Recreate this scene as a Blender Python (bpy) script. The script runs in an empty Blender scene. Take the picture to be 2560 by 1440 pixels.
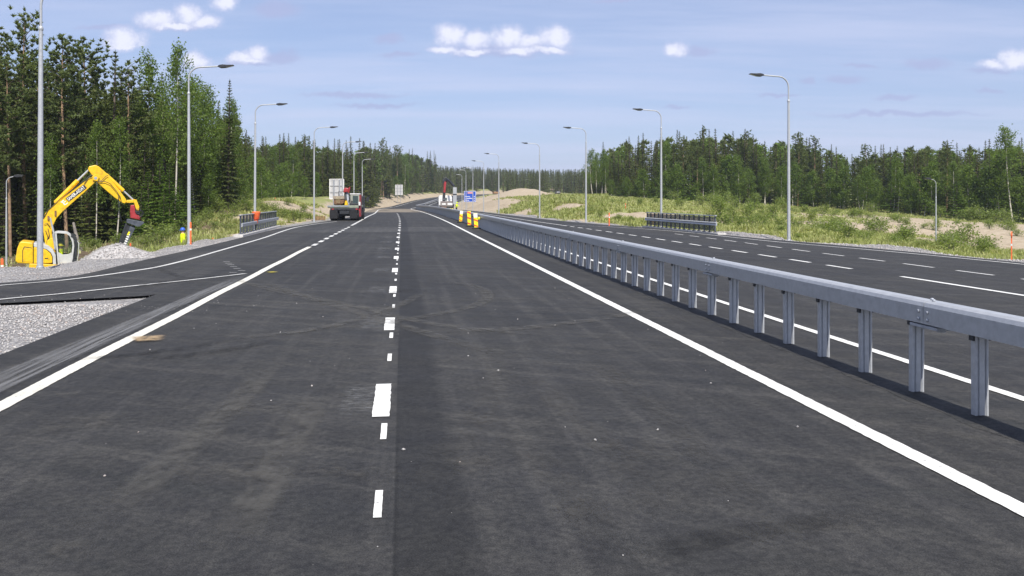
import bpy, bmesh, math, random
import numpy as np
from mathutils import Vector, Matrix

# ------------------------------------------------------------------ camera, sky, sun, exposure
SC = bpy.context.scene
COL = SC.collection
F = 2560 * 30.0 / 36.0          # focal length in photograph pixels
VX, VY = 1280.0, 498.0          # principal column, horizon row of the photograph
EYE = 2.0                       # camera height above the road

cam_data = bpy.data.cameras.new('camera')
cam = bpy.data.objects.new('camera', cam_data)
COL.objects.link(cam)
cam.location = (0, 0, EYE)
cam.rotation_euler = (math.radians(90), 0, 0)
cam_data.lens = 30.0
cam_data.sensor_width = 36.0
cam_data.shift_y = -222.0 / 2560.0
cam_data.clip_start = 0.1
cam_data.clip_end = 20000
SC.camera = cam

SUN_EL, SUN_AZ = 50.0, 165.0    # degrees; azimuth clockwise from the viewing direction (+Y)
sun_data = bpy.data.lights.new('sun', 'SUN')
sun_data.energy = 3.6
sun_data.angle = math.radians(0.6)
sun_data.color = (1.0, 0.955, 0.88)
sun = bpy.data.objects.new('sun', sun_data)
COL.objects.link(sun)
sdir = Vector((math.sin(math.radians(SUN_AZ)) * math.cos(math.radians(SUN_EL)),
               math.cos(math.radians(SUN_AZ)) * math.cos(math.radians(SUN_EL)),
               math.sin(math.radians(SUN_EL))))
sun.rotation_euler = sdir.to_track_quat('Z', 'Y').to_euler()
sun.location = (20, -60, 80)

SC.view_settings.view_transform = 'Standard'
SC.view_settings.look = 'None'
SC.view_settings.gamma = 1.0
SC.view_settings.exposure = 0.75
SC.view_settings.use_curve_mapping = False
SC.render.engine = 'CYCLES'
SC.cycles.max_bounces = 5
SC.cycles.diffuse_bounces = 3
SC.cycles.glossy_bounces = 2
SC.cycles.transmission_bounces = 3
SC.cycles.transparent_max_bounces = 12
SC.cycles.volume_bounces = 0


class NT:
    """small helper round a node tree"""
    def __init__(self, tree):
        self.t = tree
        tree.nodes.clear()

    def n(self, kind, **kw):
        nd = self.t.nodes.new(kind)
        for k, v in kw.items():
            setattr(nd, k, v)
        return nd

    def put(self, sock, v):
        if v is None:
            return
        if isinstance(v, bpy.types.NodeSocket):
            self.t.links.new(v, sock)
        else:
            if hasattr(sock.default_value, '__len__') and hasattr(v, '__len__') and len(v) == 3 and len(sock.default_value) == 4:
                v = (*v, 1.0)
            sock.default_value = v

    def math(self, op, a, b=None, c=None, clamp=False):
        nd = self.n('ShaderNodeMath', operation=op, use_clamp=clamp)
        self.put(nd.inputs[0], a); self.put(nd.inputs[1], b); self.put(nd.inputs[2], c)
        return nd.outputs[0]

    def vec(self, op, a, b=None):
        nd = self.n('ShaderNodeVectorMath', operation=op)
        self.put(nd.inputs[0], a); self.put(nd.inputs[1], b)
        return nd.outputs['Value'] if op in ('LENGTH', 'DOT_PRODUCT', 'DISTANCE') else nd.outputs[0]

    def mix(self, f, a, b, mode='MIX'):
        nd = self.n('ShaderNodeMix', data_type='RGBA', blend_type=mode)
        self.put(nd.inputs[0], f); self.put(nd.inputs[6], a); self.put(nd.inputs[7], b)
        return nd.outputs[2]

    def noise(self, v, scale, detail=3.0, rough=0.55, color=False, dist=0.0):
        nd = self.n('ShaderNodeTexNoise')
        self.put(nd.inputs['Vector'], v)
        nd.inputs['Scale'].default_value = scale
        nd.inputs['Detail'].default_value = detail
        nd.inputs['Roughness'].default_value = rough
        nd.inputs['Distortion'].default_value = dist
        return nd.outputs['Color' if color else 'Fac']

    def ramp(self, f, a, b, x=0.0, y=1.0):
        nd = self.n('ShaderNodeMapRange', clamp=True, interpolation_type='SMOOTHSTEP')
        self.put(nd.inputs['Value'], f)
        self.put(nd.inputs['From Min'], a); self.put(nd.inputs['From Max'], b)
        self.put(nd.inputs['To Min'], x); self.put(nd.inputs['To Max'], y)
        return nd.outputs['Result']

    def scale(self, v, s):
        nd = self.n('ShaderNodeVectorMath', operation='MULTIPLY')
        self.put(nd.inputs[0], v); nd.inputs[1].default_value = s
        return nd.outputs[0]

    def bump(self, h, strength, dist=0.02):
        nd = self.n('ShaderNodeBump')
        nd.inputs['Strength'].default_value = strength
        nd.inputs['Distance'].default_value = dist
        self.put(nd.inputs['Height'], h)
        return nd.outputs[0]


# ---- world: physical sky with cumulus and thin veils placed by direction
world = bpy.data.worlds.new('World')
SC.world = world
world.use_nodes = True
w = NT(world.node_tree)
sky = w.n('ShaderNodeTexSky', sky_type='NISHITA', sun_disc=False)
sky.sun_elevation = math.radians(SUN_EL)
sky.sun_rotation = math.radians(SUN_AZ)
sky.altitude = 100
sky.air_density = 1.0
sky.dust_density = 0.6
sky.ozone_density = 3.0
tc = w.n('ShaderNodeTexCoord')
D = tc.outputs['Generated']
sep = w.n('ShaderNodeSeparateXYZ'); w.put(sep.inputs[0], D)
dx, dy, dz = sep.outputs
dyc = w.math('MAXIMUM', dy, 0.05)
uu = w.math('DIVIDE', dx, dyc)
vv = w.math('DIVIDE', dz, dyc)
cmb = w.n('ShaderNodeCombineXYZ'); w.put(cmb.inputs[0], uu); w.put(cmb.inputs[1], vv)
UV = cmb.outputs[0]
front = w.ramp(dy, 0.1, 0.25)
warp = w.noise(UV, 30.0, 7.0, 0.66, color=True)
warp = w.vec('SUBTRACT', warp, (0.5, 0.5, 0.5))
UVW = w.vec('ADD', UV, w.scale(warp, (0.030, 0.022, 0.0)))


def lobes(lst, soft=0.12):
    acc = None
    for (px, py, a, b) in lst:
        c = ((px - VX) / F, (VY - py) / F, 0)
        q = w.scale(w.vec('SUBTRACT', UVW, c), (F / (a * 1.18), F / (b * 1.18), 0.0))
        f = w.math('SUBTRACT', 1.0, w.vec('LENGTH', q))
        if acc is None:
            acc = f
        else:
            nd = w.n('ShaderNodeMath', operation='SMOOTH_MAX')
            w.put(nd.inputs[0], acc); w.put(nd.inputs[1], f); nd.inputs[2].default_value = soft
            acc = nd.outputs[0]
    return acc


fine = w.noise(UV, 80.0, 6.0, 0.65)
white = lobes([(1128, 88, 46, 34), (1190, 100, 52, 26), (1268, 93, 52, 34), (1325, 106, 50, 20), (1388, 94, 48, 33),
               (392, 50, 54, 28), (470, 36, 42, 32), (512, 58, 44, 20),
               (308, 100, 64, 34), (488, 150, 40, 26), (606, 142, 44, 22), (645, 132, 34, 26),
               (2542, 146, 56, 32), (2488, 162, 50, 14), (1692, 122, 30, 20), (560, 8, 44, 24),
               (1108, 128, 44, 11), (1180, 129, 56, 10), (1300, 127, 62, 11), (1380, 127, 46, 10), (430, 66, 80, 10), (310, 118, 52, 10), (620, 150, 56, 10)])
grey = lobes([(1250, 126, 190, 20), (1750, 128, 46, 14), (440, 66, 110, 14), (690, 22, 70, 24), (700, 142, 56, 20),
              (2320, 158, 70, 16), (2112, 198, 60, 12), (2015, 200, 20, 12), (2150, 164, 56, 7), (2235, 245, 60, 9),
              (970, 96, 36, 16), (1545, 2, 66, 8), (262, 70, 80, 9), (2480, 178, 66, 9), (880, 235, 150, 9),
              (940, 262, 120, 8), (1690, 268, 40, 7), (1950, 240, 60, 5), (2250, 285, 240, 8), (620, 158, 80, 9),
              (1000, 140, 60, 9), (2470, 230, 40, 8)])
fw = w.math('ADD', white, w.math('MULTIPLY', w.math('SUBTRACT', fine, 0.5), 0.5))
dens_w = w.math('MULTIPLY', w.ramp(fw, -0.05, 0.62), 0.96)
dens_w = w.math('MULTIPLY', dens_w, front)
fg = w.math('ADD', grey, w.math('MULTIPLY', w.math('SUBTRACT', fine, 0.5), 0.5))
dens_g = w.math('MULTIPLY', w.math('MULTIPLY', w.ramp(fg, 0.0, 0.7), 0.75), front)
# thin streaky veil over the whole sky dome
dzc = w.math('ADD', w.math('MAXIMUM', dz, 0.0), 0.06)
pc = w.n('ShaderNodeCombineXYZ')
w.put(pc.inputs[0], w.math('DIVIDE', dx, dzc)); w.put(pc.inputs[1], w.math('DIVIDE', dy, dzc))
veil = w.noise(w.scale(pc.outputs[0], (0.22, 0.75, 1.0)), 1.0, 6.0, 0.6)
dens_v = w.math('MULTIPLY', w.ramp(veil, 0.36, 0.70), 0.60)
SKYTINT = (0.93, 0.97, 1.08)
base = w.mix(1.0, sky.outputs[0], SKYTINT, 'MULTIPLY')
hz = w.ramp(dz, 0.0, 0.22, 0.62, 0.40)
base = w.mix(hz, base, (4.75, 5.4, 8.0))
c1 = w.mix(dens_v, base, (6.0, 6.45, 8.5))
c2 = w.mix(dens_g, c1, (4.0, 4.5, 6.9))
shade = w.ramp(w.math('ADD', fw, w.math('MULTIPLY', w.math('SUBTRACT', fine, 0.5), 0.9)), 0.12, 0.85)
cw = w.mix(shade, (5.7, 6.1, 8.3), (8.0, 8.2, 9.4))
c3 = w.mix(dens_w, c2, cw)
bg = w.n('ShaderNodeBackground')
bg.inputs['Strength'].default_value = 0.068
w.put(bg.inputs['Color'], c3)
wo = w.n('ShaderNodeOutputWorld')
w.t.links.new(bg.outputs[0], wo.inputs['Surface'])


# ------------------------------------------------------------------ general helpers
def ground(px, py, z=0.0):
    """where the sight line through a photograph pixel meets the level z"""
    y = (EYE - z) * F / (py - VY)
    return ((px - VX) / F * y, y)


def at(px, py, y):
    """the point at depth y seen at a photograph pixel"""
    return ((px - VX) / F * y, y, EYE - (py - VY) / F * y)


def tag(o, label=None, cat=None, group=None, kind=None):
    if label: o['label'] = label
    if cat: o['category'] = cat
    if group: o['group'] = group
    if kind: o['kind'] = kind
    return o


def empty(name, loc=(0, 0, 0), rz=0.0, label=None, cat=None, group=None):
    o = bpy.data.objects.new(name, None)
    COL.objects.link(o)
    o.location = loc
    o.rotation_euler = (0, 0, rz)
    o.empty_display_size = 0.2
    return tag(o, label, cat, group)


def np_mesh(name, V, Fc, mats, smooth=False, matidx=None):
    """mesh from numpy arrays; Fc is (n,3) or (n,4)"""
    me = bpy.data.meshes.new(name)
    V = np.asarray(V, dtype=np.float32).reshape(-1, 3)
    Fc = np.asarray(Fc, dtype=np.int32)
    k = Fc.shape[1]
    me.vertices.add(len(V)); me.vertices.foreach_set('co', V.ravel())
    me.loops.add(Fc.size); me.loops.foreach_set('vertex_index', Fc.ravel())
    me.polygons.add(len(Fc))
    me.polygons.foreach_set('loop_start', np.arange(0, Fc.size, k, dtype=np.int32))
    me.polygons.foreach_set('loop_total', np.full(len(Fc), k, dtype=np.int32))
    if matidx is not None:
        me.polygons.foreach_set('material_index', np.asarray(matidx, dtype=np.int32))
    if smooth:
        me.polygons.foreach_set('use_smooth', np.ones(len(Fc), dtype=bool))
    me.update(calc_edges=True)
    me.validate()
    for m in (mats if isinstance(mats, (list, tuple)) else [mats]):
        me.materials.append(m)
    return me


def link(name, me, parent=None, loc=None):
    o = bpy.data.objects.new(name, me)
    COL.objects.link(o)
    if parent: o.parent = parent
    if loc is not None: o.location = loc
    return o


class MB:
    """collects simple solids and turns them into one mesh object"""
    def __init__(self):
        self.v, self.f = [], []

    def add(self, vs, fs):
        o = len(self.v)
        self.v += [tuple(p) for p in vs]
        self.f += [tuple(i + o for i in q) for q in fs]
        return self

    def box(self, x0, x1, y0, y1, z0, z1):
        vs = [(x, y, z) for z in (z0, z1) for y in (y0, y1) for x in (x0, x1)]
        return self.add(vs, [(0, 2, 3, 1), (4, 5, 7, 6), (0, 1, 5, 4), (2, 6, 7, 3), (0, 4, 6, 2), (1, 3, 7, 5)])

    def prism(self, poly, a, b, axis='y'):
        """polygon extruded between a and b along an axis"""
        def m(p, t):
            if axis == 'y': return (p[0], t, p[1])
            if axis == 'x': return (t, p[0], p[1])
            return (p[0], p[1], t)
        n = len(poly)
        vs = [m(p, a) for p in poly] + [m(p, b) for p in poly]
        fs = [tuple(range(n)), tuple(range(2 * n - 1, n - 1, -1))]
        fs += [(i, i + n, (i + 1) % n + n, (i + 1) % n) for i in range(n)]
        return self.add(vs, fs)

    def tube(self, pts, rad, n=8, cap=True):
        pts = [Vector(p) for p in pts]
        if not hasattr(rad, '__len__'): rad = [rad] * len(pts)
        rings = []
        up = None
        for i, p in enumerate(pts):
            d = (pts[min(i + 1, len(pts) - 1)] - pts[max(i - 1, 0)])
            if d.length < 1e-9: d = Vector((0, 0, 1))
            d.normalize()
            if up is None:
                up = Vector((0, 0, 1)) if abs(d.z) < 0.9 else Vector((1, 0, 0))
            a = d.cross(up)
            if a.length < 1e-6: a = d.cross(Vector((0, 1, 0)))
            a.normalize(); b = d.cross(a).normalized()
            up = b.cross(d) if b.length else up
            up = a.cross(d)
            rings.append([p + (a * math.cos(2 * math.pi * k / n) + b * math.sin(2 * math.pi * k / n)) * rad[i] for k in range(n)])
        vs = [q for r in rings for q in r]
        fs = []
        for i in range(len(rings) - 1):
            for k in range(n):
                fs.append((i * n + k, i * n + (k + 1) % n, (i + 1) * n + (k + 1) % n, (i + 1) * n + k))
        if cap:
            fs.append(tuple(range(n - 1, -1, -1)))
            fs.append(tuple(range((len(rings) - 1) * n, len(rings) * n)))
        return self.add(vs, fs)

    def beam(self, p0, p1, wd, ht, up=(0, 0, 1)):
        """rectangular bar between two points"""
        p0, p1 = Vector(p0), Vector(p1)
        d = (p1 - p0).normalized()
        u = Vector(up)
        if abs(d.dot(u)) > 0.97: u = Vector((0, 1, 0))
        a = d.cross(u).normalized() * wd / 2
        b = a.cross(d).normalized() * ht / 2
        vs = [p + sa * a + sb * b for p in (p0, p1) for sa, sb in ((-1, -1), (1, -1), (1, 1), (-1, 1))]
        return self.add(vs, [(0, 1, 2, 3), (7, 6, 5, 4), (0, 4, 5, 1), (1, 5, 6, 2), (2, 6, 7, 3), (3, 7, 4, 0)])

    def lathe(self, prof, c=(0, 0, 0), n=16, axis='z'):
        vs = []
        for r, h in prof:
            for k in range(n):
                t = 2 * math.pi * k / n
                p = (r * math.cos(t), r * math.sin(t), h)
                if axis == 'y': p = (p[0], p[2], p[1])
                if axis == 'x': p = (p[2], p[0], p[1])
                vs.append((p[0] + c[0], p[1] + c[1], p[2] + c[2]))
        fs = []
        m = len(prof)
        for i in range(m - 1):
            for k in range(n):
                fs.append((i * n + k, i * n + (k + 1) % n, (i + 1) * n + (k + 1) % n, (i + 1) * n + k))
        fs.append(tuple(range(n - 1, -1, -1))); fs.append(tuple(range((m - 1) * n, m * n)))
        return self.add(vs, fs)

    def mesh(self, name, mat, bevel=0.0, smooth=False, seg=2):
        me = bpy.data.meshes.new(name)
        me.from_pydata(self.v, [], self.f)
        bm = bmesh.new(); bm.from_mesh(me)
        bmesh.ops.recalc_face_normals(bm, faces=bm.faces)
        if bevel:
            es = [e for e in bm.edges if len(e.link_faces) == 2 and e.calc_face_angle(0) > 0.6]
            bmesh.ops.bevel(bm, geom=es, offset=bevel, segments=seg, affect='EDGES', profile=0.5, clamp_overlap=True)
        bm.to_mesh(me); bm.free()
        for m in (mat if isinstance(mat, (list, tuple)) else [mat]):
            me.materials.append(m)
        if smooth:
            for p in me.polygons: p.use_smooth = True
            try:
                me.set_sharp_from_angle(angle=math.radians(40))
            except Exception:
                pass
        me.update()
        return me

    def build(self, name, mat, parent=None, bevel=0.0, smooth=False, loc=None):
        return link(name, self.mesh(name, mat, bevel, smooth), parent, loc)


def copy_tree(o, parent=None):
    c = o.copy()
    COL.objects.link(c)
    if parent is not None: c.parent = parent
    for ch in list(o.children):
        copy_tree(ch, c)
    return c


# ------------------------------------------------------------------ materials
MATS = {}


def principled(name, color, rough=0.6, metal=0.0, spec=0.5, var=0.12, vscale=6.0, bump=0.0, bscale=40.0, coords='Object', grime=None):
    m = bpy.data.materials.new(name); m.use_nodes = True
    t = NT(m.node_tree)
    out = t.n('ShaderNodeOutputMaterial')
    p = t.n('ShaderNodeBsdfPrincipled')
    t.t.links.new(p.outputs[0], out.inputs[0])
    tcn = t.n('ShaderNodeTexCoord')
    co = tcn.outputs[coords]
    nz = t.noise(co, vscale, 4.0)
    dark = tuple(c * (1 - var * 1.6) for c in color)
    lite = tuple(min(1, c * (1 + var)) for c in color)
    col = t.mix(t.ramp(nz, 0.3, 0.7), dark, lite)
    if grime:
        gz = t.noise(co, vscale * 0.6, 6.0, 0.7)
        col = t.mix(t.math('MULTIPLY', t.ramp(gz, 0.5, 0.75), grime[3]), col, grime[:3])
    t.put(p.inputs['Base Color'], col)
    p.inputs['Metallic'].default_value = metal
    t.put(p.inputs['Roughness'], t.ramp(nz, 0.2, 0.8, max(0.05, rough - 0.08), min(1.0, rough + 0.08)))
    p.inputs['Specular IOR Level'].default_value = spec
    if bump:
        t.put(p.inputs['Normal'], t.bump(t.noise(co, bscale, 4.0), bump))
    MATS[name] = m
    return m


def leafmat(name, cols, trans=0.45, var=0.35):
    """foliage: diffuse + translucent, colour varies between plants and between clumps"""
    m = bpy.data.materials.new(name); m.use_nodes = True
    t = NT(m.node_tree)
    out = t.n('ShaderNodeOutputMaterial')
    oi = t.n('ShaderNodeObjectInfo')
    geo = t.n('ShaderNodeNewGeometry')
    a, b, c = cols
    col = t.mix(oi.outputs['Random'], a, b)
    nz = t.noise(geo.outputs['Position'], 1.1, 3.0)
    col = t.mix(t.math('MULTIPLY', t.ramp(nz, 0.42, 0.72), 0.75), col, c)
    isl = geo.outputs['Random Per Island']
    col = t.mix(1.0, col, t.mix(isl, (1 - var, 1 - var, 1 - var), (1 + var, 1 + var, 1 + var * 0.8)), 'MULTIPLY')
    d = t.n('ShaderNodeBsdfPrincipled')
    t.put(d.inputs['Base Color'], col)
    d.inputs['Roughness'].default_value = 0.55
    d.inputs['Specular IOR Level'].default_value = 0.25
    tr = t.n('ShaderNodeBsdfTranslucent')
    tcol = t.mix(1.0, col, (1.5, 1.55, 0.7), 'MULTIPLY')
    t.put(tr.inputs['Color'], tcol)
    mx = t.n('ShaderNodeMixShader')
    mx.inputs[0].default_value = trans
    t.t.links.new(d.outputs[0], mx.inputs[1]); t.t.links.new(tr.outputs[0], mx.inputs[2])
    t.t.links.new(mx.outputs[0], out.inputs[0])
    MATS[name] = m
    return m


GALV = principled('galvanised_steel', (0.44, 0.45, 0.46), 0.42, 0.25, 0.5, 0.05, 14.0, 0.03, 90, grime=(0.30, 0.305, 0.31, 0.45))
GALVD = principled('weathered_steel', (0.36, 0.38, 0.41), 0.5, 0.3, 0.5, 0.12, 7.0)
DARKM = principled('dark_metal', (0.035, 0.037, 0.042), 0.5, 0.2, 0.4, 0.2, 8.0)
DARKSHADE = principled('dark_shaded_steel', (0.085, 0.095, 0.12), 0.5, 0.3, 0.5, 0.15, 8.0)  # railing's shaded side painted into the steel colour; hammer plates simply dark
RUBBER = principled('black_rubber', (0.018, 0.018, 0.02), 0.75, 0, 0.3, 0.2, 10.0)
YELLOW = principled('yellow_paint', (0.80, 0.48, 0.010), 0.40, 0, 0.5, 0.07, 7.0, grime=(0.26, 0.16, 0.05, 0.6))
LGREY = principled('light_grey_paint', (0.50, 0.50, 0.50), 0.45, 0, 0.5, 0.07, 4.0)
REDP = principled('red_paint', (0.34, 0.03, 0.035), 0.45, 0, 0.5, 0.12, 5.0)
WHITEP = principled('white_paint', (0.78, 0.77, 0.75), 0.45, 0, 0.5, 0.06, 4.0, grime=(0.35, 0.32, 0.27, 0.4))
ORANGE = principled('orange_plastic', (0.85, 0.16, 0.05), 0.5, 0, 0.4, 0.1, 5.0)
BLUEP = principled('blue_plastic', (0.03, 0.11, 0.48), 0.4, 0, 0.5, 0.06, 5.0)
SIGNBLUE = principled('sign_blue', (0.012, 0.07, 0.42), 0.4, 0, 0.5, 0.05, 3.0)
HIVIS = principled('hi_vis_cloth', (0.70, 0.86, 0.02), 0.85, 0, 0.2, 0.12, 14.0)
SKIN = principled('skin', (0.48, 0.29, 0.21), 0.6, 0, 0.4, 0.06, 8.0)
TROUSER = principled('dark_trousers', (0.035, 0.04, 0.06), 0.9, 0, 0.2, 0.2, 10.0)
CONCRETE = principled('concrete', (0.50, 0.48, 0.45), 0.9, 0, 0.2, 0.14, 5.0, 0.2, 50)
WOOD = principled('weathered_wood', (0.22, 0.14, 0.07), 0.85, 0, 0.2, 0.25, 6.0)
BARK_P = None
CARDARK = principled('dark_car_paint', (0.02, 0.024, 0.03), 0.3, 0.1, 0.5, 0.08, 3.0)
GREENGREY = principled('green_grey_paint', (0.24, 0.27, 0.20), 0.55, 0, 0.4, 0.15, 4.0)
RUST = principled('rusty_steel', (0.20, 0.11, 0.06), 0.7, 0.3, 0.4, 0.3, 6.0)
YREFL = principled('reflective_yellow', (0.90, 0.78, 0.02), 0.4, 0, 0.5, 0.05, 6.0)
RREFL = principled('reflective_red', (0.75, 0.09, 0.03), 0.4, 0, 0.5, 0.08, 6.0)


def glass_mat(name, color, alpha):
    m = bpy.data.materials.new(name); m.use_nodes = True
    t = NT(m.node_tree)
    out = t.n('ShaderNodeOutputMaterial')
    p = t.n('ShaderNodeBsdfPrincipled')
    p.inputs['Base Color'].default_value = (*color, 1)
    p.inputs['Roughness'].default_value = 0.12
    tr = t.n('ShaderNodeBsdfTransparent'); tr.inputs[0].default_value = (0.9, 0.93, 0.92, 1)
    mx = t.n('ShaderNodeMixShader'); mx.inputs[0].default_value = alpha
    t.t.links.new(tr.outputs[0], mx.inputs[1]); t.t.links.new(p.outputs[0], mx.inputs[2])
    t.t.links.new(mx.outputs[0], out.inputs[0])
    MATS[name] = m
    return m


GLASS = glass_mat('cab_glass', (0.04, 0.06, 0.06), 0.35)
DGLASS = glass_mat('tinted_glass', (0.05, 0.075, 0.075), 0.85)
NETTING = glass_mat('railing_mesh', (0.10, 0.11, 0.12), 0.62)
# ------------------------------------------------------------------ alignment of the road
# reference line = the median barrier; offsets are metres to its right, stations are its depth y
def smooth_table(xs, ys):
    xs, ys = np.array(xs, float), np.array(ys, float)
    d = np.zeros_like(ys)
    sl = np.diff(ys) / np.diff(xs)
    d[1:-1] = np.where(sl[:-1] * sl[1:] > 0, 2 * sl[:-1] * sl[1:] / (sl[:-1] + sl[1:] + 1e-12), (sl[:-1] + sl[1:]) / 2 * 0.5)
    d[0], d[-1] = sl[0], sl[-1]

    def f(q):
        q = np.asarray(q, float)
        i = np.clip(np.searchsorted(xs, q) - 1, 0, len(xs) - 2)
        h = xs[i + 1] - xs[i]
        t = np.clip((q - xs[i]) / h, 0, 1)
        r = ((1 + 2 * t) * (1 - t) ** 2 * ys[i] + t * (1 - t) ** 2 * h * d[i] + t * t * (3 - 2 * t) * ys[i + 1] + t * t * (t - 1) * h * d[i + 1])
        r = np.where(q < xs[0], ys[0] + (q - xs[0]) * d[0], r)
        return np.where(q > xs[-1], ys[-1] + (q - xs[-1]) * d[-1], r)
    return f


_sx = lambda y: 5.29 - 0.129 * y
ref_x = smooth_table([-40, 0, 40, 80, 110, 150, 190, 232, 270, 300, 330, 360, 390, 420, 450, 500, 600],
                     [_sx(-40), _sx(0), _sx(40), _sx(80), _sx(110) - 0.3, _sx(150) - 1.0, _sx(190) - 1.7, -25.8,
                      -27.9, -28.3, -27.6, -25.4, -21.6, -15.6, -7.5, 10, 55])
ref_z = smooth_table([-60, 100, 140, 170, 232, 262, 295, 330, 380, 440, 520, 620, 800],
                     [0, 0, -0.05, -0.2, -0.5, -0.4, 0.35, 1.5, 3.0, 4.4, 5.6, 8.0, 12])
REFY = np.arange(-40, 620, 1.0)
REFP = np.stack([ref_x(REFY), REFY], 1)
_t = np.gradient(REFP, axis=0)
_t /= np.linalg.norm(_t, axis=1)[:, None]
REFN = np.stack([_t[:, 1], -_t[:, 0]], 1)


def place(st, off, dz=0.0):
    """point at a station and offset of the road"""
    x = float(np.interp(st, REFY, REFP[:, 0])); nx = float(np.interp(st, REFY, REFN[:, 0])); ny = float(np.interp(st, REFY, REFN[:, 1]))
    return Vector((x + nx * off, st + ny * off, float(ref_z(st)) + dz))


def heading(st):
    nx = float(np.interp(st, REFY, REFN[:, 0])); ny = float(np.interp(st, REFY, REFN[:, 1]))
    return math.atan2(ny, nx)          # rotation about z that turns +x to the right-hand normal


def road_coords(x, y):
    """station and offset for arrays of plan points"""
    x, y = np.asarray(x, float).ravel(), np.asarray(y, float).ravel()
    st = np.empty_like(x); of = np.empty_like(x)
    for i in range(0, len(x), 4000):
        P = np.stack([x[i:i + 4000], y[i:i + 4000]], 1)
        d = ((P[:, None, :] - REFP[None]) ** 2).sum(2)
        k = d.argmin(1)
        rel = P - REFP[k]
        of[i:i + 4000] = (rel * REFN[k]).sum(1)
        tt = np.stack([-REFN[k][:, 1], REFN[k][:, 0]], 1)
        st[i:i + 4000] = REFY[k] + (rel * tt).sum(1)
    return st, of


def px_so(px, py):
    x, y = ground(px, py)
    s, o = road_coords([x], [y])
    return float(s[0]), float(o[0])


# outer edge of the asphalt on the left (on-ramp) and on the right (off-ramp)
_lp = [px_so(*p) for p in ((0, 707), (80, 701), (160, 694), (225, 682), (320, 659), (400, 641), (500, 619), (575, 601), (690, 573), (790, 557))]
left_edge = smooth_table([-40, 2, 12] + [p[0] for p in _lp] + [92, 105, 130, 620],
                         [-50, -27, -21.5] + [p[1] for p in _lp] + [-11.2, -10.5, -10.35, -10.35])
_rp = [px_so(*p) for p in ((2560, 657), (2250, 627), (2000, 604.5), (1920, 598), (1700, 576), (1600, 568), (1515, 562))]
right_edge = smooth_table([-40, 10] + [p[0] for p in _rp] + [85, 110, 620],
                          [15.5, 15.0] + [p[1] for p in _rp] + [8.9, 8.4, 8.2])
left_sh = smooth_table([-40, 10, 20, 27, 33, 40, 50, 90, 130, 620], [6, 6, 4.6, 2.6, 1.7, 1.1, 0.5, 1.0, 1.5, 1.5])
right_sh = smooth_table([-40, 30, 45, 60, 90, 620], [1.6, 1.4, 1.3, 0.8, 1.2, 1.6])

# ------------------------------------------------------------------ terrain heights
_cp = [  # px, py, depth
    # right of the road
    (1305, 493, 282), (1240, 497, 262), (1200, 504, 245), (1172, 514, 220), (1350, 492, 292), (1392, 490, 335), (1440, 487, 340),
    (1400, 490, 380), (1240, 493, 320), (1200, 494, 320), (1330, 489, 345), (1250, 519, 150), (1300, 509, 150), (1250, 505, 200), (1350, 505, 130), (1430, 502, 120), (1500, 494, 150),
    (1500, 481, 190), (1465, 540, 85), (1550, 519, 92), (1700, 509, 130), (1700, 503, 165), (1800, 519, 110), (2000, 515, 165),
    (2000, 538, 92), (2000, 572, 56), (2200, 530, 145), (2200, 558, 82), (2340, 612, 62), (2340, 592, 75), (2340, 560, 105),
    (2340, 545, 132), (2560, 640, 55), (2560, 600, 72), (2560, 556, 128), (2700, 560, 125), (2900, 600, 80), (2450, 575, 88),
    (1800, 500, 210), (2300, 520, 220), (2700, 540, 220), (1600, 560, 72),
    # left of the road
    (-150, 660, 56), (0, 654, 56), (100, 645, 58), (60, 700, 44), (150, 700, 41), (200, 680, 42), (250, 625, 55), (300, 625, 50),
    (350, 598, 58), (440, 577, 62), (457, 618, 48), (520, 560, 66), (560, 522, 76), (600, 508, 86), (650, 500, 105), (700, 505, 96),
    (740, 503, 90), (770, 520, 84), (800, 543, 80), (450, 545, 72), (350, 575, 75), (250, 600, 75), (0, 630, 75), (640, 494, 150),
    (750, 494, 160), (850, 492, 175), (900, 515, 120), (880, 500, 170), (905, 505, 200), (925, 508, 232), (955, 497, 272), (985, 490, 305),
    (1020, 487, 340), (1050, 483, 372), (1085, 480, 405), (900, 527, 118), (930, 490, 270), (980, 481, 345), (300, 560, 110), (0, 590, 110), (-300, 640, 70), (400, 520, 130),
    # beyond
    (1110, 482, 425), (1300, 485, 430), (1470, 485, 400), (1280, 466, 560), (1050, 464, 560), (1500, 466, 560), (1700, 480, 380),
    (850, 478, 330), (600, 480, 300), (2200, 490, 420), (200, 500, 260), (1280, 450, 750), (600, 460, 700), (2000, 460, 700)]
CP = np.array([at(*p) for p in _cp])
CP = np.vstack([CP, [[-60, -30, -1.5], [60, -30, -1.5], [-60, 20, -2], [50, 20, -1.6], [-260, 60, -1], [260, 60, -1],
                     [-420, 400, 9], [420, 400, 9], [-500, 800, 16], [500, 800, 16]]])
_d = np.linalg.norm(CP[:, None, :2] - CP[None, :, :2], axis=2)
_n = len(CP)
_A = np.zeros((_n + 3, _n + 3))
_A[:_n, :_n] = _d + np.eye(_n) * -1.5
_A[:_n, _n] = 1; _A[:_n, _n + 1:] = CP[:, :2]
_A[_n, :_n] = 1; _A[_n + 1:, :_n] = CP[:, :2].T
_w = np.linalg.solve(_A, np.concatenate([CP[:, 2], [0, 0, 0]]))


def land(x, y):
    r = np.zeros_like(x)
    for i in range(0, len(x), 20000):
        sl = slice(i, i + 20000)
        d = np.sqrt((x[sl, None] - CP[None, :, 0]) ** 2 + (y[sl, None] - CP[None, :, 1]) ** 2)
        r[sl] = d @ _w[:_n] + _w[_n] + _w[_n + 1] * x[sl] + _w[_n + 2] * y[sl]
    return r


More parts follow.
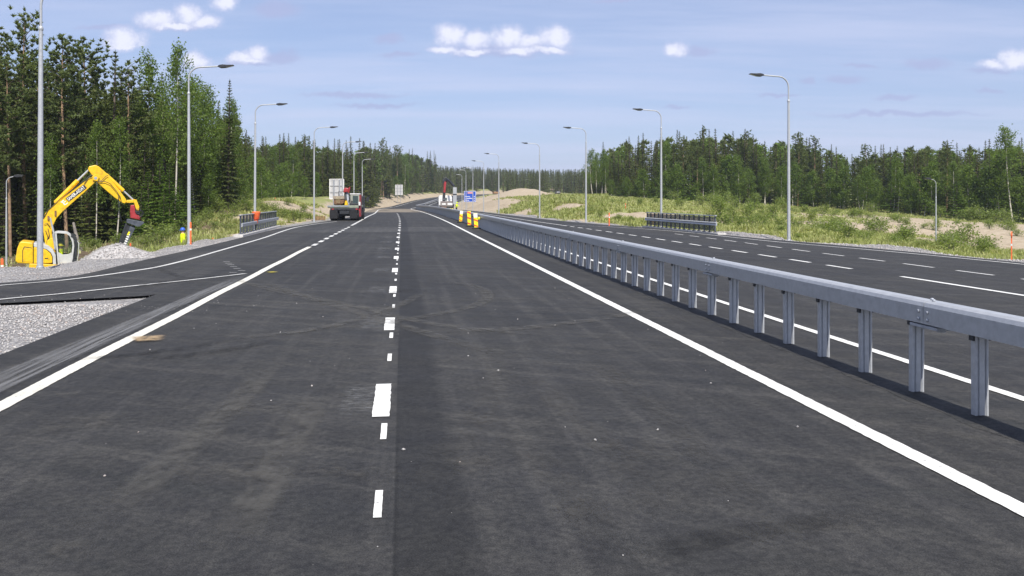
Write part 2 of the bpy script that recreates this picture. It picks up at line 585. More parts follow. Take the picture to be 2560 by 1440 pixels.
def vnoise(x, y, sc, seed=0):
    """cheap value noise"""
    x, y = x * sc + 100.3 + seed * 17.7, y * sc + 51.9 + seed * 7.1
    xi, yi = np.floor(x), np.floor(y)
    fx, fy = x - xi, y - yi
    fx, fy = fx * fx * (3 - 2 * fx), fy * fy * (3 - 2 * fy)
    h = lambda a, b: np.modf(np.abs(np.sin(a * 127.1 + b * 311.7 + seed * 3.3) * 43758.5453))[0]
    return (h(xi, yi) * (1 - fx) + h(xi + 1, yi) * fx) * (1 - fy) + (h(xi, yi + 1) * (1 - fx) + h(xi + 1, yi + 1) * fx) * fy


def sstep(a, b, x):
    t = np.clip((x - a) / (b - a), 0, 1)
    return t * t * (3 - 2 * t)


def terrain(x, y, full=False):
    """ground height (array) and, when asked, the distance outside the paved corridor"""
    x, y = np.asarray(x, float).ravel(), np.asarray(y, float).ravel()
    st, of = road_coords(x, y)
    L, R = left_edge(st), right_edge(st)
    dout = np.maximum(L - of, of - R)
    isl = (L - of) > (of - R)
    sh = np.where(isl, left_sh(st), right_sh(st))
    zr = ref_z(st) - 0.06
    g = land(np.clip(x, -480, 480), np.clip(y, -40, 850))
    g = g + 2.5 * np.exp(-((x - 3.6) / 8.5) ** 2 - ((y - 282) / 20.0) ** 2) * (1 + 0.35 * (vnoise(x, y, 0.16, 6) - 0.5))
    far = sstep(60, 200, y)
    g = g + (vnoise(x, y, 0.35) - 0.5) * 0.30 + (vnoise(x, y, 0.9, 3) - 0.5) * 0.14 + (vnoise(x, y, 0.06, 5) - 0.5) * 0.9 * far
    heap = (vnoise(x, y, 0.55, 8) - 0.45) * 0.28 * sstep(0.1, 1.0, dout)
    k = sstep(0, 1, (dout - sh) / np.where(st < 70, 4.0, 7.0))
    z = (zr + np.where(dout < sh + 1, heap, 0)) * (1 - k) + g * k
    z = np.where(dout <= 0.05, zr, z)
    if full:
        return z, dout, st, of, isl, sh
    return z


def tz(x, y):
    return float(terrain([x], [y])[0])


def near_px(px, y):
    """plan point at depth y in the direction of photograph column px, on the ground"""
    x = (px - VX) / F * y
    return (x, y, tz(x, y))


# ground sheet: rows grow with distance, columns fan out
rows = [-30.0]
while rows[-1] < 900:
    yv = rows[-1]
    rows.append(yv + (2.5 if yv < 8 else max(0.45, 0.011 * yv)))
rows = rows + [1100, 1400, 1800, 2300]
rows = np.array(rows)
cols = np.linspace(-1, 1, 261)
cols = np.sign(cols) * (0.62 * np.abs(cols) + 0.75 * np.abs(cols) ** 6)
GX = np.stack([cols * (abs(r) + 28) for r in rows])
GY = np.repeat(rows[:, None], len(cols), 1)
gz, gd, gs, go, gl, gsh = terrain(GX.ravel(), GY.ravel(), True)
nr, nc = GX.shape
idx = np.arange(nr * nc).reshape(nr, nc)
quads = np.stack([idx[:-1, :-1], idx[:-1, 1:], idx[1:, 1:], idx[1:, :-1]], -1).reshape(-1, 4)

# what covers the ground (r sand, g gravel, b brown litter)
gx, gy = GX.ravel(), GY.ravel()
gpx = VX + gx / np.maximum(gy, 1) * F


def blob(px, y, rx, ry, sx=0.35):
    cx = (px - VX) / F * y
    q = np.sqrt(((gx - cx) / rx) ** 2 + ((gy - y) / ry) ** 2) + (vnoise(gx, gy, 0.22, 4) - 0.5) * 0.7
    return 1 - sstep(1 - sx, 1 + sx, q)


sand = np.zeros_like(gx)
for b in ((1300, 275, 15, 36), (1225, 235, 11, 42), (1190, 190, 7, 36), (1235, 160, 6, 24), (1398, 345, 9, 40), (1355, 290, 9, 22),
          (1020, 335, 9, 45), (970, 280, 7, 30), (935, 232, 5, 26), (915, 190, 5, 24), (905, 140, 4, 24), (745, 92, 4.6, 6), (712, 73, 2.2, 5), (780, 80, 2.0, 4),
          (2500, 80, 17, 15), (2560, 102, 26, 18), (2300, 112, 12, 9), (2220, 98, 12, 7), (2420, 95, 15, 10), (2380, 78, 8, 7), (2560, 62, 7, 7), (2430, 66, 6, 5), (595, 52, 1.8, 4), (1600, 84, 5, 3.0), (1720, 78, 4, 2.4),
          (1480, 165, 8, 5), (1420, 104, 2.5, 5), (1320, 98, 2.4, 9), (1300, 112, 2.0, 9), (1440, 80, 2.0, 5), (640, 72, 2.5, 2.5)):
    sand = np.maximum(sand, blob(*b))
gravel = 1 - sstep(0.2, 1.3, gd - gsh)
gravel = np.where((gd > 0) & (gs > 62) & gl, gravel * 0.6, gravel)
gravel = np.where(gs > 120, 0.5 * gravel, gravel)
sand = np.maximum(sand, np.where((gs > 66) & (gd > 0) & (gd < 5), 0.6 * (1 - sstep(1.5, 4, gd)), 0))
sand = np.where((gs > 150) | (gl & (gs > 100)), np.maximum(sand, (1 - sstep(4, 9, gd)) * (gd > 0)), sand)
litter = np.zeros_like(gx)
for b in ((-50, 62, 22, 16), (150, 60, 14, 14), (330, 62, 8, 10), (250, 52, 5, 7), (430, 58, 4, 6), (60, 48, 9, 8)):
    litter = np.maximum(litter, blob(*b))
me = np_mesh('ground', np.stack([gx, gy, gz], 1), quads, [], smooth=True)
ca = me.color_attributes.new('cover', 'FLOAT_COLOR', 'POINT')
ca.data.foreach_set('color', np.stack([sand, gravel, litter, np.ones_like(sand)], 1).astype(np.float32).ravel())


def ground_material():
    m = bpy.data.materials.new('ground_cover'); m.use_nodes = True
    t = NT(m.node_tree)
    out = t.n('ShaderNodeOutputMaterial'); p = t.n('ShaderNodeBsdfPrincipled')
    t.t.links.new(p.outputs[0], out.inputs[0])
    at_ = t.n('ShaderNodeAttribute', attribute_name='cover')
    s = t.n('ShaderNodeSeparateColor'); t.put(s.inputs[0], at_.outputs['Color'])
    geo = t.n('ShaderNodeNewGeometry'); P = geo.outputs['Position']
    n1 = t.noise(P, 0.35, 5.0); n2 = t.noise(P, 2.2, 5.0, 0.65); n3 = t.noise(P, 14.0, 3.0)
    grass = t.mix(t.ramp(n2, 0.3, 0.7), (0.16, 0.20, 0.055), (0.30, 0.30, 0.115))
    grass = t.mix(t.ramp(n1, 0.52, 0.68), grass, (0.29, 0.25, 0.14))
    lit = t.mix(t.ramp(n2, 0.35, 0.65), (0.07, 0.05, 0.035), (0.19, 0.14, 0.09))
    lit = t.mix(t.math('MULTIPLY', t.ramp(n3, 0.55, 0.7), 0.6), lit, (0.05, 0.075, 0.02))
    sand_ = t.mix(t.ramp(n2, 0.25, 0.75), (0.31, 0.245, 0.165), (0.47, 0.395, 0.29))
    sand_ = t.mix(t.math('MULTIPLY', t.ramp(n1, 0.55, 0.7), 0.5), sand_, (0.20, 0.155, 0.095))
    vor = t.n('ShaderNodeTexVoronoi', feature='F1'); t.put(vor.inputs['Vector'], P); vor.inputs['Scale'].default_value = 19.0
    vs_ = t.n('ShaderNodeSeparateColor'); t.put(vs_.inputs[0], vor.outputs['Color'])
    grav = t.mix(vs_.outputs[0], (0.24, 0.23, 0.225), (0.46, 0.445, 0.43))
    grav = t.mix(t.math('MULTIPLY', t.ramp(n1, 0.4, 0.7), 0.35), grav, (0.34, 0.30, 0.26))
    jit = t.math('MULTIPLY', t.math('SUBTRACT', n2, 0.5), 1.1)
    f = lambda ch, a=0.35, b=0.65: t.ramp(t.math('ADD', ch, jit), a, b)
    c = t.mix(f(s.outputs[2]), grass, lit)
    c = t.mix(f(s.outputs[0]), c, sand_)
    gm = f(s.outputs[1], 0.42, 0.58)
    c = t.mix(gm, c, grav)
    t.put(p.inputs['Base Color'], c)
    p.inputs['Roughness'].default_value = 0.95
    p.inputs['Specular IOR Level'].default_value = 0.15
    h = t.math('ADD', t.math('MULTIPLY', n2, 1.0), t.math('MULTIPLY', t.math('MULTIPLY', vor.outputs['Distance'], gm), -1.4))
    t.put(p.inputs['Normal'], t.bump(h, 0.9, 0.06))
    return m


GROUNDMAT = ground_material()
me.materials.append(GROUNDMAT)
tag(link('ground', me), 'rolling ground of grass, sand and gravel around the road', 'ground', kind='structure')


# ------------------------------------------------------------------ asphalt
def asphalt_material(name, tone=1.0, dust=True):
    m = bpy.data.materials.new(name); m.use_nodes = True
    t = NT(m.node_tree)
    out = t.n('ShaderNodeOutputMaterial'); p = t.n('ShaderNodeBsdfPrincipled')
    t.t.links.new(p.outputs[0], out.inputs[0])
    uvn = t.n('ShaderNodeUVMap', uv_map='road'); U = uvn.outputs[0]
    sp = t.n('ShaderNodeSeparateXYZ'); t.put(sp.inputs[0], U)
    o, s = sp.outputs[0], sp.outputs[1]
    grain = t.noise(U, 95.0, 3.0, 0.7)
    mid = t.noise(U, 1.3, 5.0, 0.6)
    big = t.noise(U, 0.22, 4.0, 0.55)
    streak = t.noise(t.scale(U, (3.4, 0.10, 1.0)), 1.0, 5.0, 0.6)
    rot = t.n('ShaderNodeVectorRotate', rotation_type='Z_AXIS'); t.put(rot.inputs['Vector'], U); rot.inputs['Angle'].default_value = 0.5
    cross = t.noise(t.scale(rot.outputs[0], (0.16, 2.6, 1.0)), 1.0, 5.0, 0.62, dist=0.4)
    k = 0.0345 * tone
    c = t.mix(t.ramp(big, 0.3, 0.7), (k * 0.80, k * 0.80, k * 0.82), (k * 1.12, k * 1.10, k * 1.06))
    c = t.mix(t.math('MULTIPLY', t.ramp(streak, 0.45, 0.70), 0.55), c, (k * 1.75, k * 1.70, k * 1.62))
    c = t.mix(t.math('MULTIPLY', t.ramp(cross, 0.50, 0.74), 0.60), c, (k * 1.95, k * 1.88, k * 1.74))
    c = t.mix(t.math('MULTIPLY', t.ramp(cross, 0.47, 0.30), 0.45), c, (k * 0.55, k * 0.60, k * 0.62))
    c = t.mix(t.math('MULTIPLY', t.ramp(mid, 0.58, 0.78), 0.30), c, (k * 1.75, k * 1.70, k * 1.60))
    # longitudinal paving joint beside the lane line and the slightly darker strip along it
    jn = t.math('MULTIPLY', t.ramp(o, -5.285, -5.27), t.ramp(o, -4.75, -4.95))
    c = t.mix(t.math('MULTIPLY', jn, 0.85), c, (k * 0.62, k * 0.62, k * 0.63))
    ln = t.math('SUBTRACT', 1.0, t.ramp(t.math('ABSOLUTE', t.math('ADD', o, 5.285)), 0.0, 0.022))
    c = t.mix(t.math('MULTIPLY', t.math('MULTIPLY', ln, t.ramp(streak, 0.30, 0.55)), 0.75), c, (0.012, 0.012, 0.012))
    gcol = t.mix(t.ramp(grain, 0.3, 0.75), (0.62, 0.62, 0.62), (1.5, 1.49, 1.46))
    g2 = t.noise(U, 17.0, 4.0, 0.75)
    c = t.mix(1.0, c, t.mix(t.ramp(g2, 0.32, 0.68), (0.70, 0.70, 0.71), (1.32, 1.31, 1.28)), 'MULTIPLY')
    g3 = t.noise(U, 4.2, 5.0, 0.7)
    c = t.mix(1.0, c, t.mix(t.ramp(g3, 0.34, 0.68), (0.84, 0.84, 0.86), (1.18, 1.17, 1.13)), 'MULTIPLY')
    c = t.mix(1.0, c, gcol, 'MULTIPLY')
    speck = t.noise(U, 24.0, 2.0, 0.5)
    c = t.mix(t.math('MULTIPLY', t.ramp(speck, 0.765, 0.80), 0.5), c, (0.30, 0.29, 0.27))
    if dust:
        # sand carried on to the carriageway where site traffic crosses
        m1 = t.math('MULTIPLY', t.ramp(s, 128.0, 141.0), t.ramp(s, 230.0, 205.0))
        m1 = t.math('MULTIPLY', m1, t.ramp(o, -0.4, -1.2))
        dn = t.noise(t.scale(U, (0.35, 0.08, 1)), 1.0, 4.0)
        m1 = t.math('MULTIPLY', m1, t.ramp(dn, 0.28, 0.5))
        c = t.mix(t.math('MULTIPLY', m1, 0.85), c, (0.24, 0.20, 0.145))
    t.put(p.inputs['Base Color'], c)
    t.put(p.inputs['Roughness'], t.ramp(mid, 0.2, 0.8, 0.72, 0.88))
    p.inputs['Specular IOR Level'].default_value = 0.28
    t.put(p.inputs['Normal'], t.bump(t.math('ADD', grain, t.math('MULTIPLY', mid, 0.6)), 0.35, 0.012))
    return m


ASPH = asphalt_material('asphalt', 1.0)
ASPH_RAMP = asphalt_material('ramp_asphalt', 1.12)
ASPH_DECK = asphalt_material('deck_asphalt', 1.5)


def uv_road(me, so):
    uv = me.uv_layers.new(name='road')
    vi = np.empty(len(me.loops), dtype=np.int32); me.loops.foreach_get('vertex_index', vi)
    a = np.array(so, dtype=np.float32)[vi][:, ::-1]         # u = offset, v = station
    uv.data.foreach_set('uv', a.ravel())


def strip(name, stations, lo, hi, dz, mat, parent=None, nlat=2, wave=None):
    """sheet along the road between two offsets (numbers or functions of the station)"""
    V, so = [], []
    for st in stations:
        a = lo(st) if callable(lo) else lo
        b = hi(st) if callable(hi) else hi
        for k in range(nlat):
            o = float(a + (b - a) * k / (nlat - 1))
            q = place(st, o, dz)
            V.append(q); so.append((st, o))
    n = len(stations)
    Fc = [(i * nlat + k, i * nlat + k + 1, (i + 1) * nlat + k + 1, (i + 1) * nlat + k) for i in range(n - 1) for k in range(nlat - 1)]
    me = np_mesh(name, [tuple(v) for v in V], Fc, mat)
    uv_road(me, so)
    return link(name, me, parent)


st_main = np.concatenate([np.arange(-30, 120, 3.0), np.arange(120, 520, 4.0)])
road = strip('road', st_main, -10.36, lambda s: max(right_edge(s), 8.2), 0.0, ASPH, None, 10)
tag(road, 'new dark asphalt dual carriageway with white markings', 'road', kind='structure')

# on-ramp joining from the left
_inner = [px_so(*p) for p in ((0, 757), (120, 749), (250, 744), (390, 738))]
ramp_in = smooth_table([-20, 4, 11] + [p[0] for p in _inner] + [20, 100], [-27, -20.0, -16.6] + [p[1] for p in _inner] + [-9.9, -9.9])
ramp = strip('ramp', np.concatenate([np.arange(-20, 12, 2.0), np.arange(12, 100, 1.0)]), lambda s: float(left_edge(s)), lambda s: float(ramp_in(s)), -0.006, ASPH_RAMP, None, 6)
tag(ramp, 'asphalt slip road merging from the left past the excavator', 'ramp', kind='structure')
# paved deck of the small underpass between the two railings
deck = strip('bridge_deck', np.arange(52, 61.1, 1.5), lambda s: float(left_edge(s)) + 0.3, -0.9, 0.004, ASPH_DECK, road, 6)
deck2 = strip('bridge_deck', np.arange(51, 60.1, 1.5), 1.2, lambda s: float(right_edge(s)) - 0.3, 0.004, asphalt_material('deck_asphalt_far', 1.1), road, 6)


# ------------------------------------------------------------------ painted markings and stains
def paint_material(name, color, wear):
    m = bpy.data.materials.new(name); m.use_nodes = True
    t = NT(m.node_tree)
    out = t.n('ShaderNodeOutputMaterial'); p = t.n('ShaderNodeBsdfPrincipled')
    t.t.links.new(p.outputs[0], out.inputs[0])
    geo = t.n('ShaderNodeNewGeometry'); P = geo.outputs['Position']
    n1 = t.noise(P, 28.0, 5.0, 0.7); n2 = t.noise(t.scale(P, (1.5, 0.35, 1)), 1.0, 4.0)
    c = t.mix(t.math('MULTIPLY', t.ramp(n2, 0.4, 0.75), 0.35), color, tuple(v * 0.72 for v in color))
    c = t.mix(t.math('MULTIPLY', t.ramp(n1, 0.57 - wear, 0.72 - wear), 0.8), c, (0.16, 0.15, 0.14))
    n4 = t.noise(t.scale(P, (0.5, 0.22, 1)), 1.0, 5.0, 0.7)
    c = t.mix(t.math('MULTIPLY', t.ramp(n4, 0.52, 0.72), 0.5), c, tuple(v * 0.45 for v in color))
    t.put(p.inputs['Base Color'], c)
    p.inputs['Roughness'].default_value = 0.6
    p.inputs['Specular IOR Level'].default_value = 0.4
    t.put(p.inputs['Normal'], t.bump(n1, 0.3, 0.01))
    return m


PAINT = paint_material('road_paint', (0.76, 0.75, 0.70), 0.02)
PAINT_OLD = paint_material('road_paint_cream', (0.74, 0.71, 0.61), 0.03)
PAINT_DIM = paint_material('road_paint_dusty', (0.66, 0.65, 0.61), 0.06)


def line(name, stations, off, wd, mat, dz=0.008):
    f = off if callable(off) else (lambda s: off)
    stations = np.asarray(stations, float)
    if stations[0] < 26:                            # near paint: slightly ragged edges
        near = np.arange(max(stations[0], 0.0), min(stations[-1], 26.0), 0.07)
        far_ = stations[stations > near[-1] + 0.05] if len(near) else stations
        stations = np.concatenate([stations[stations < -0.05], near, far_, [] if len(far_) else [stations[-1]]])
        stations = stations[np.concatenate([[True], np.diff(stations) > 0.004])]
        jr = random.Random(int(stations[0] * 100) + int(wd * 1000))
        j1 = {float(q): jr.uniform(-1, 1) * min(0.005, wd * 0.03) for q in stations}; j2 = {float(q): jr.uniform(-1, 1) * min(0.005, wd * 0.03) for q in stations}
        return strip(name, stations, lambda s: f(s) - wd / 2 + j1[float(s)], lambda s: f(s) + wd / 2 + j2[float(s)], dz, mat, road, 2)
    return strip(name, stations, lambda s: f(s) - wd / 2, lambda s: f(s) + wd / 2, dz, mat, road, 2)


# left carriageway
line('edge_line', np.arange(-20, 37.5, 0.8), lambda s: -9.08 + 0.012 * math.sin(s * 0.9), 0.19, PAINT_OLD)
s0 = 37.7
while s0 < 63:
    line('edge_dash', [s0, s0 + 0.75, s0 + 1.5], -9.02, 0.2, PAINT); s0 += 2.9
line('edge_line', np.concatenate([np.arange(65.5, 130, 3), np.arange(130, 480, 4)]), lambda s: -9.05 + 0.5 * float(sstep(90, 130, s)), 0.2, PAINT_DIM)
line('edge_line', np.concatenate([np.arange(-20, 64, 1.5), np.arange(64, 480, 4)]), -1.30, 0.17, PAINT)
s0 = 8.5 - 5.15 * 2
kk = 0
while s0 < 125:
    if s0 > 4: line('lane_dash', [s0, s0 + 0.7, s0 + 1.38], -5.44, 0.16, PAINT)
    for d in (0.74, 2.48):
        if 2.5 < s0 - d < 60:
            line('lane_tick', [s0 - d, s0 - d + 0.5], -5.40, 0.052, PAINT)
    s0 += 5.15
# right carriageway
line('edge_line', np.concatenate([np.arange(-20, 64, 1.5), np.arange(64, 480, 4)]), 0.9, 0.14, PAINT)
line('lane_line', np.arange(-20, 21.8, 1.0), 7.5, 0.15, PAINT)
s0 = 23.4
line_b = smooth_table([0, 40, 63, 80, 110, 500], [7.5, 7.45, 6.9, 6.5, 6.4, 6.4])
while s0 < 63:
    line('lane_dash', [s0, s0 + 0.7, s0 + 1.4], lambda s: float(line_b(s)), 0.14, PAINT); s0 += 2.45
line('edge_line', np.concatenate([np.arange(64, 130, 3), np.arange(130, 480, 4)]), lambda s: float(line_b(s)), 0.16, PAINT_DIM)
s0 = 18.5
while s0 < 48:
    line('lane_dash', [s0, s0 + 0.8, s0 + 1.5], lambda s: 10.1 + 0.2 * float(sstep(30, 40, s)), 0.11, PAINT_DIM); s0 += 2.52
_dp = [px_so(*p) for p in ((2560, 662), (2250, 632), (1920, 603), (1700, 580), (1515, 567), (1410, 563.5))]
line_d = smooth_table([-20, 10] + [p[0] for p in _dp], [14.2, 13.9] + [p[1] for p in _dp])
line('edge_line', np.arange(-20, _dp[-1][0], 1.0), lambda s: float(line_d(s)), 0.12, PAINT_DIM)
# ramp lines
_ro = [px_so(*p) for p in ((0, 714.5), (160, 701), (320, 680), (400, 667), (480, 647), (560, 624), (640, 601), (735, 570), (785, 561), (842, 554))]
f_ro = smooth_table([4] + [p[0] for p in _ro], [-24] + [p[1] for p in _ro])
line('edge_line', np.arange(4, _ro[-1][0], 0.8), lambda s: float(f_ro(s)), 0.14, PAINT_DIM, 0.006)
_ri = [px_so(*p) for p in ((0, 750), (160, 735), (330, 716.5), (500, 698.5), (640, 682))]
f_ri = smooth_table([6, 11] + [p[0] for p in _ri], [-19.2, -16.9] + [p[1] for p in _ri])
line('edge_line', np.arange(6, _ri[-1][0] + 0.1, 0.5), lambda s: float(f_ri(s)), 0.14, PAINT_DIM, 0.010)
# faint setting-out ticks on the ramp
for (a, b, c) in ((566, 655, 10), (571, 659, 11), (577, 663, 12), (584, 667.5, 12), (592, 672, 13), (604, 677.5, 13), (583, 682, 12)):
    s1, o1 = px_so(a, b); s2, o2 = px_so(a + c, b + 1.0)
    line('setting_out_tick', [s1 - 0.02, s1 + 0.03], o1, 0.20, PAINT_DIM, 0.006)


def decal_material(name, color, lo, hi, stretch, amt, sc=1.0):
    m = bpy.data.materials.new(name); m.use_nodes = True
    t = NT(m.node_tree)
    out = t.n('ShaderNodeOutputMaterial'); p = t.n('ShaderNodeBsdfPrincipled')
    uvn = t.n('ShaderNodeUVMap', uv_map='road')
    loc = t.n('ShaderNodeUVMap', uv_map='patch')
    n1 = t.noise(t.scale(uvn.outputs[0], stretch), sc, 6.0, 0.65)
    sp = t.n('ShaderNodeSeparateXYZ'); t.put(sp.inputs[0], loc.outputs[0])
    e = lambda q: t.math('MULTIPLY', t.ramp(q, 0.0, 0.28), t.ramp(q, 1.0, 0.72))
    a = t.math('MULTIPLY', t.math('MULTIPLY', e(sp.outputs[0]), e(sp.outputs[1])), t.ramp(n1, lo, hi))
    a = t.math('MULTIPLY', a, amt)
    t.put(p.inputs['Base Color'], color)
    p.inputs['Roughness'].default_value = 0.9
    p.inputs['Specular IOR Level'].default_value = 0.2
    tr = t.n('ShaderNodeBsdfTransparent'); mx = t.n('ShaderNodeMixShader')
    t.put(mx.inputs[0], a)
    t.t.links.new(tr.outputs[0], mx.inputs[1]); t.t.links.new(p.outputs[0], mx.inputs[2])
    t.t.links.new(mx.outputs[0], out.inputs[0])
    return m


_dz = [0.0125]


def stain(name, path, wd, mat):
    """thin film on the asphalt along a path of (station, offset) points"""
    _dz[0] += 0.00035
    pts = [Vector((p[1], p[0])) for p in path]      # x = offset, y = station
    fine_ = []
    for i in range(len(pts) - 1):
        k = max(2, int((pts[i + 1] - pts[i]).length / 0.5))
        p0 = pts[max(i - 1, 0)]; p1 = pts[i]; p2 = pts[i + 1]; p3 = pts[min(i + 2, len(pts) - 1)]
        for j in range(k):
            u = j / k
            fine_.append(0.5 * ((2 * p1) + (p2 - p0) * u + (2 * p0 - 5 * p1 + 4 * p2 - p3) * u * u + (3 * p1 - p0 - 3 * p2 + p3) * u ** 3))
    fine_.append(pts[-1])
    V, so, pt = [], [], []
    n = len(fine_)
    for i, q in enumerate(fine_):
        d = (fine_[min(i + 1, n - 1)] - fine_[max(i - 1, 0)]).normalized()
        nn = Vector((d.y, -d.x))
        for k in range(3):
            r = q + nn * wd * (k / 2 - 0.5)
            V.append(tuple(place(r.y, r.x, _dz[0]))); so.append((r.y, r.x)); pt.append((i / (n - 1), k / 2))
    Fc = [(i * 3 + k, i * 3 + k + 1, (i + 1) * 3 + k + 1, (i + 1) * 3 + k) for i in range(n - 1) for k in range(2)]
    me = np_mesh(name, V, Fc, mat)
    uv_road(me, so)
    uv = me.uv_layers.new(name='patch')
    vi = np.empty(len(me.loops), dtype=np.int32); me.loops.foreach_get('vertex_index', vi)
    uv.data.foreach_set('uv', np.array(pt, dtype=np.float32)[vi].ravel())
    return link(name, me, road)


TYRE = decal_material('tyre_dust', (0.125, 0.12, 0.108), 0.30, 0.72, (2.4, 1.6, 1), 0.52, 2.0)
TYRE_FAINT = decal_material('tyre_dust_faint', (0.105, 0.10, 0.09), 0.36, 0.75, (2.4, 1.6, 1), 0.30, 3.0)
SKID = decal_material('tyre_rubber', (0.016, 0.016, 0.017), 0.30, 0.7, (5.0, 0.5, 1), 0.36, 1.2)
DUSTB = decal_material('dry_mud', (0.13, 0.12, 0.10), 0.40, 0.75, (1, 1, 1), 0.28, 6.0)
TAN = decal_material('spilt_sand', (0.40, 0.29, 0.17), 0.25, 0.62, (1, 1, 1), 0.8, 6.0)
SMEAR = decal_material('paint_smear', (0.40, 0.40, 0.39), 0.38, 0.85, (2.5, 9.0, 1), 0.36, 2.5)
MILL = decal_material('scraped_asphalt', (0.30, 0.30, 0.30), 0.30, 0.62, (22.0, 0.5, 1), 0.45, 1.0)
YMARK = decal_material('yellow_spray', (0.62, 0.52, 0.05), 0.2, 0.6, (1, 1, 1), 0.6, 5.0)


def pth(*pp):
    return [px_so(*p) for p in pp]


for wdt, pp in ((0.34, ((560, 690), (640, 715), (800, 755), (1000, 815), (1150, 860), (1300, 895), (1600, 960))),
                (0.34, ((640, 700), (760, 740), (900, 770), (1060, 808), (1250, 832), (1500, 850))),
                (0.40, ((1000, 830), (1120, 828), (1260, 826), (1400, 812), (1530, 795), (1640, 770))),
                (0.36, ((1060, 700), (1180, 715), (1220, 740), (1190, 765), (1080, 790), (900, 815), (700, 832))),
                (0.36, ((1080, 840), (1200, 880), (1240, 930), (1230, 990), (1180, 1060), (1110, 1150), (1050, 1260))),
                (0.30, ((500, 840), (620, 845), (760, 830), (900, 800), (1010, 760), (1060, 730))),
                (0.40, ((200, 1330), (330, 1240), (440, 1150), (540, 1060), (620, 980), (690, 900))),
                (0.40, ((560, 1380), (660, 1230), (730, 1100), (800, 980))),
                (0.36, ((1450, 880), (1560, 960), (1700, 1080), (1850, 1230), (1960, 1380))),
                (0.36, ((1300, 930), (1420, 1030), (1560, 1160), (1700, 1330))),
                (0.36, ((1180, 1010), (1300, 1110), (1420, 1230), (1560, 1400)))):
    stain('tyre_track', pth(*pp), wdt, TYRE if pp[-1][1] < 1000 else TYRE_FAINT)
for wdt, pp in ((0.30, ((-20, 912), (120, 905), (300, 893), (480, 870), (640, 840))), (0.35, ((330, 900), (480, 890), (620, 868), (700, 850))),
                (0.5, ((300, 730), (420, 705), (560, 690), (640, 680))), (0.3, ((380, 665), (460, 695), (560, 690))),
                (0.30, ((1600, 1400), (1750, 1360), (1950, 1320), (2200, 1290))), (0.26, ((960, 735), (1030, 728), (1080, 732))),
                (0.5, ((700, 575), (900, 572), (1080, 570))), (0.4, ((690, 587), (900, 583), (1100, 580)))):
    stain('tyre_mark', pth(*pp), wdt, SKID)
for wdt, pp in ((0.5, ((1120, 1170), (1180, 1165), (1240, 1162))), (0.35, ((700, 1180), (820, 1178), (920, 1190), (1000, 1202))),
                (0.4, ((110, 1390), (170, 1385), (240, 1382))), (0.4, ((1400, 1260), (1440, 1275), (1490, 1290))),
                (0.6, ((80, 1080), (200, 1060), (330, 1050))), (0.5, ((560, 1040), (660, 1025), (760, 1015))),
                (0.6, ((1500, 1100), (1620, 1130), (1740, 1150))), (0.7, ((420, 1200), (560, 1180), (700, 1170)))):
    stain('dry_mud_smear', pth(*pp), wdt, DUSTB)
stain('spilt_sand', pth((326, 853), (350, 851), (380, 849.5), (418, 848)), 0.62, TAN)
stain('spilt_sand', pth((125, 995), (165, 990), (215, 985)), 0.2, DUSTB)
stain('yellow_spray_mark', pth((668, 683.5), (680, 682.5), (692, 681.5)), 0.35, YMARK)
stain('scraped_strip', [(7.0, -9.9), (9.5, -9.72), (11.5, -9.62), (14.0, -9.52), (17.0, -9.44), (20.0, -9.36), (24.0, -9.2)], 0.42, MILL)
stain('scraped_strip', [(8.0, -9.5), (10.0, -9.42), (12.5, -9.36), (15.5, -9.3)], 0.26, MILL)
s0 = 8.5
for i in range(8):
    stain('paint_smear', [(s0 - 0.1, -5.66 - 0.05 * i), (s0 + 0.7, -5.66 - 0.05 * i), (s0 + 1.4, -5.66 - 0.05 * i)], 0.42 + 0.05 * i, SMEAR)
    s0 += 5.15
# ------------------------------------------------------------------ median barrier
guard = empty('median_guardrail', tuple(place(7.8, 0)), 0, 'long galvanised box-beam guardrail on closely set posts between the carriageways', 'guardrail')
G0 = Vector(guard.location)


def rail_profile(n=None):
    w_, h_ = 0.105, 0.228
    z0 = 0.755
    pr = [(-w_, z0), (-w_, z0 + h_ - 0.055), (-w_ + 0.016, z0 + h_ - 0.018), (-w_ + 0.05, z0 + h_),
          (w_ - 0.05, z0 + h_), (w_ - 0.016, z0 + h_ - 0.018), (w_, z0 + h_ - 0.055), (w_, z0), (w_ - 0.02, z0 - 0.004), (0.055, z0), (-0.055, z0), (-w_ + 0.02, z0 - 0.004)]
    return pr


def rail_seg(a, b, parent):
    pr = rail_profile()
    k = max(2, int((b - a) / 3) + 1)
    sts = np.linspace(a + 0.004, b - 0.004, k)
    V = []
    for st in sts:
        for (o, z) in pr:
            V.append(tuple(place(st, o, z) - G0))
    n = len(pr)
    mb = MB()
    fs = [(i * n + j, i * n + (j + 1) % n, (i + 1) * n + (j + 1) % n, (i + 1) * n + j) for i in range(k - 1) for j in range(n)]
    fs += [tuple(range(n)), tuple(range(k * n - 1, (k - 1) * n - 1, -1))]
    mb.add(V, fs)
    return mb.build('rail', GALV, parent)


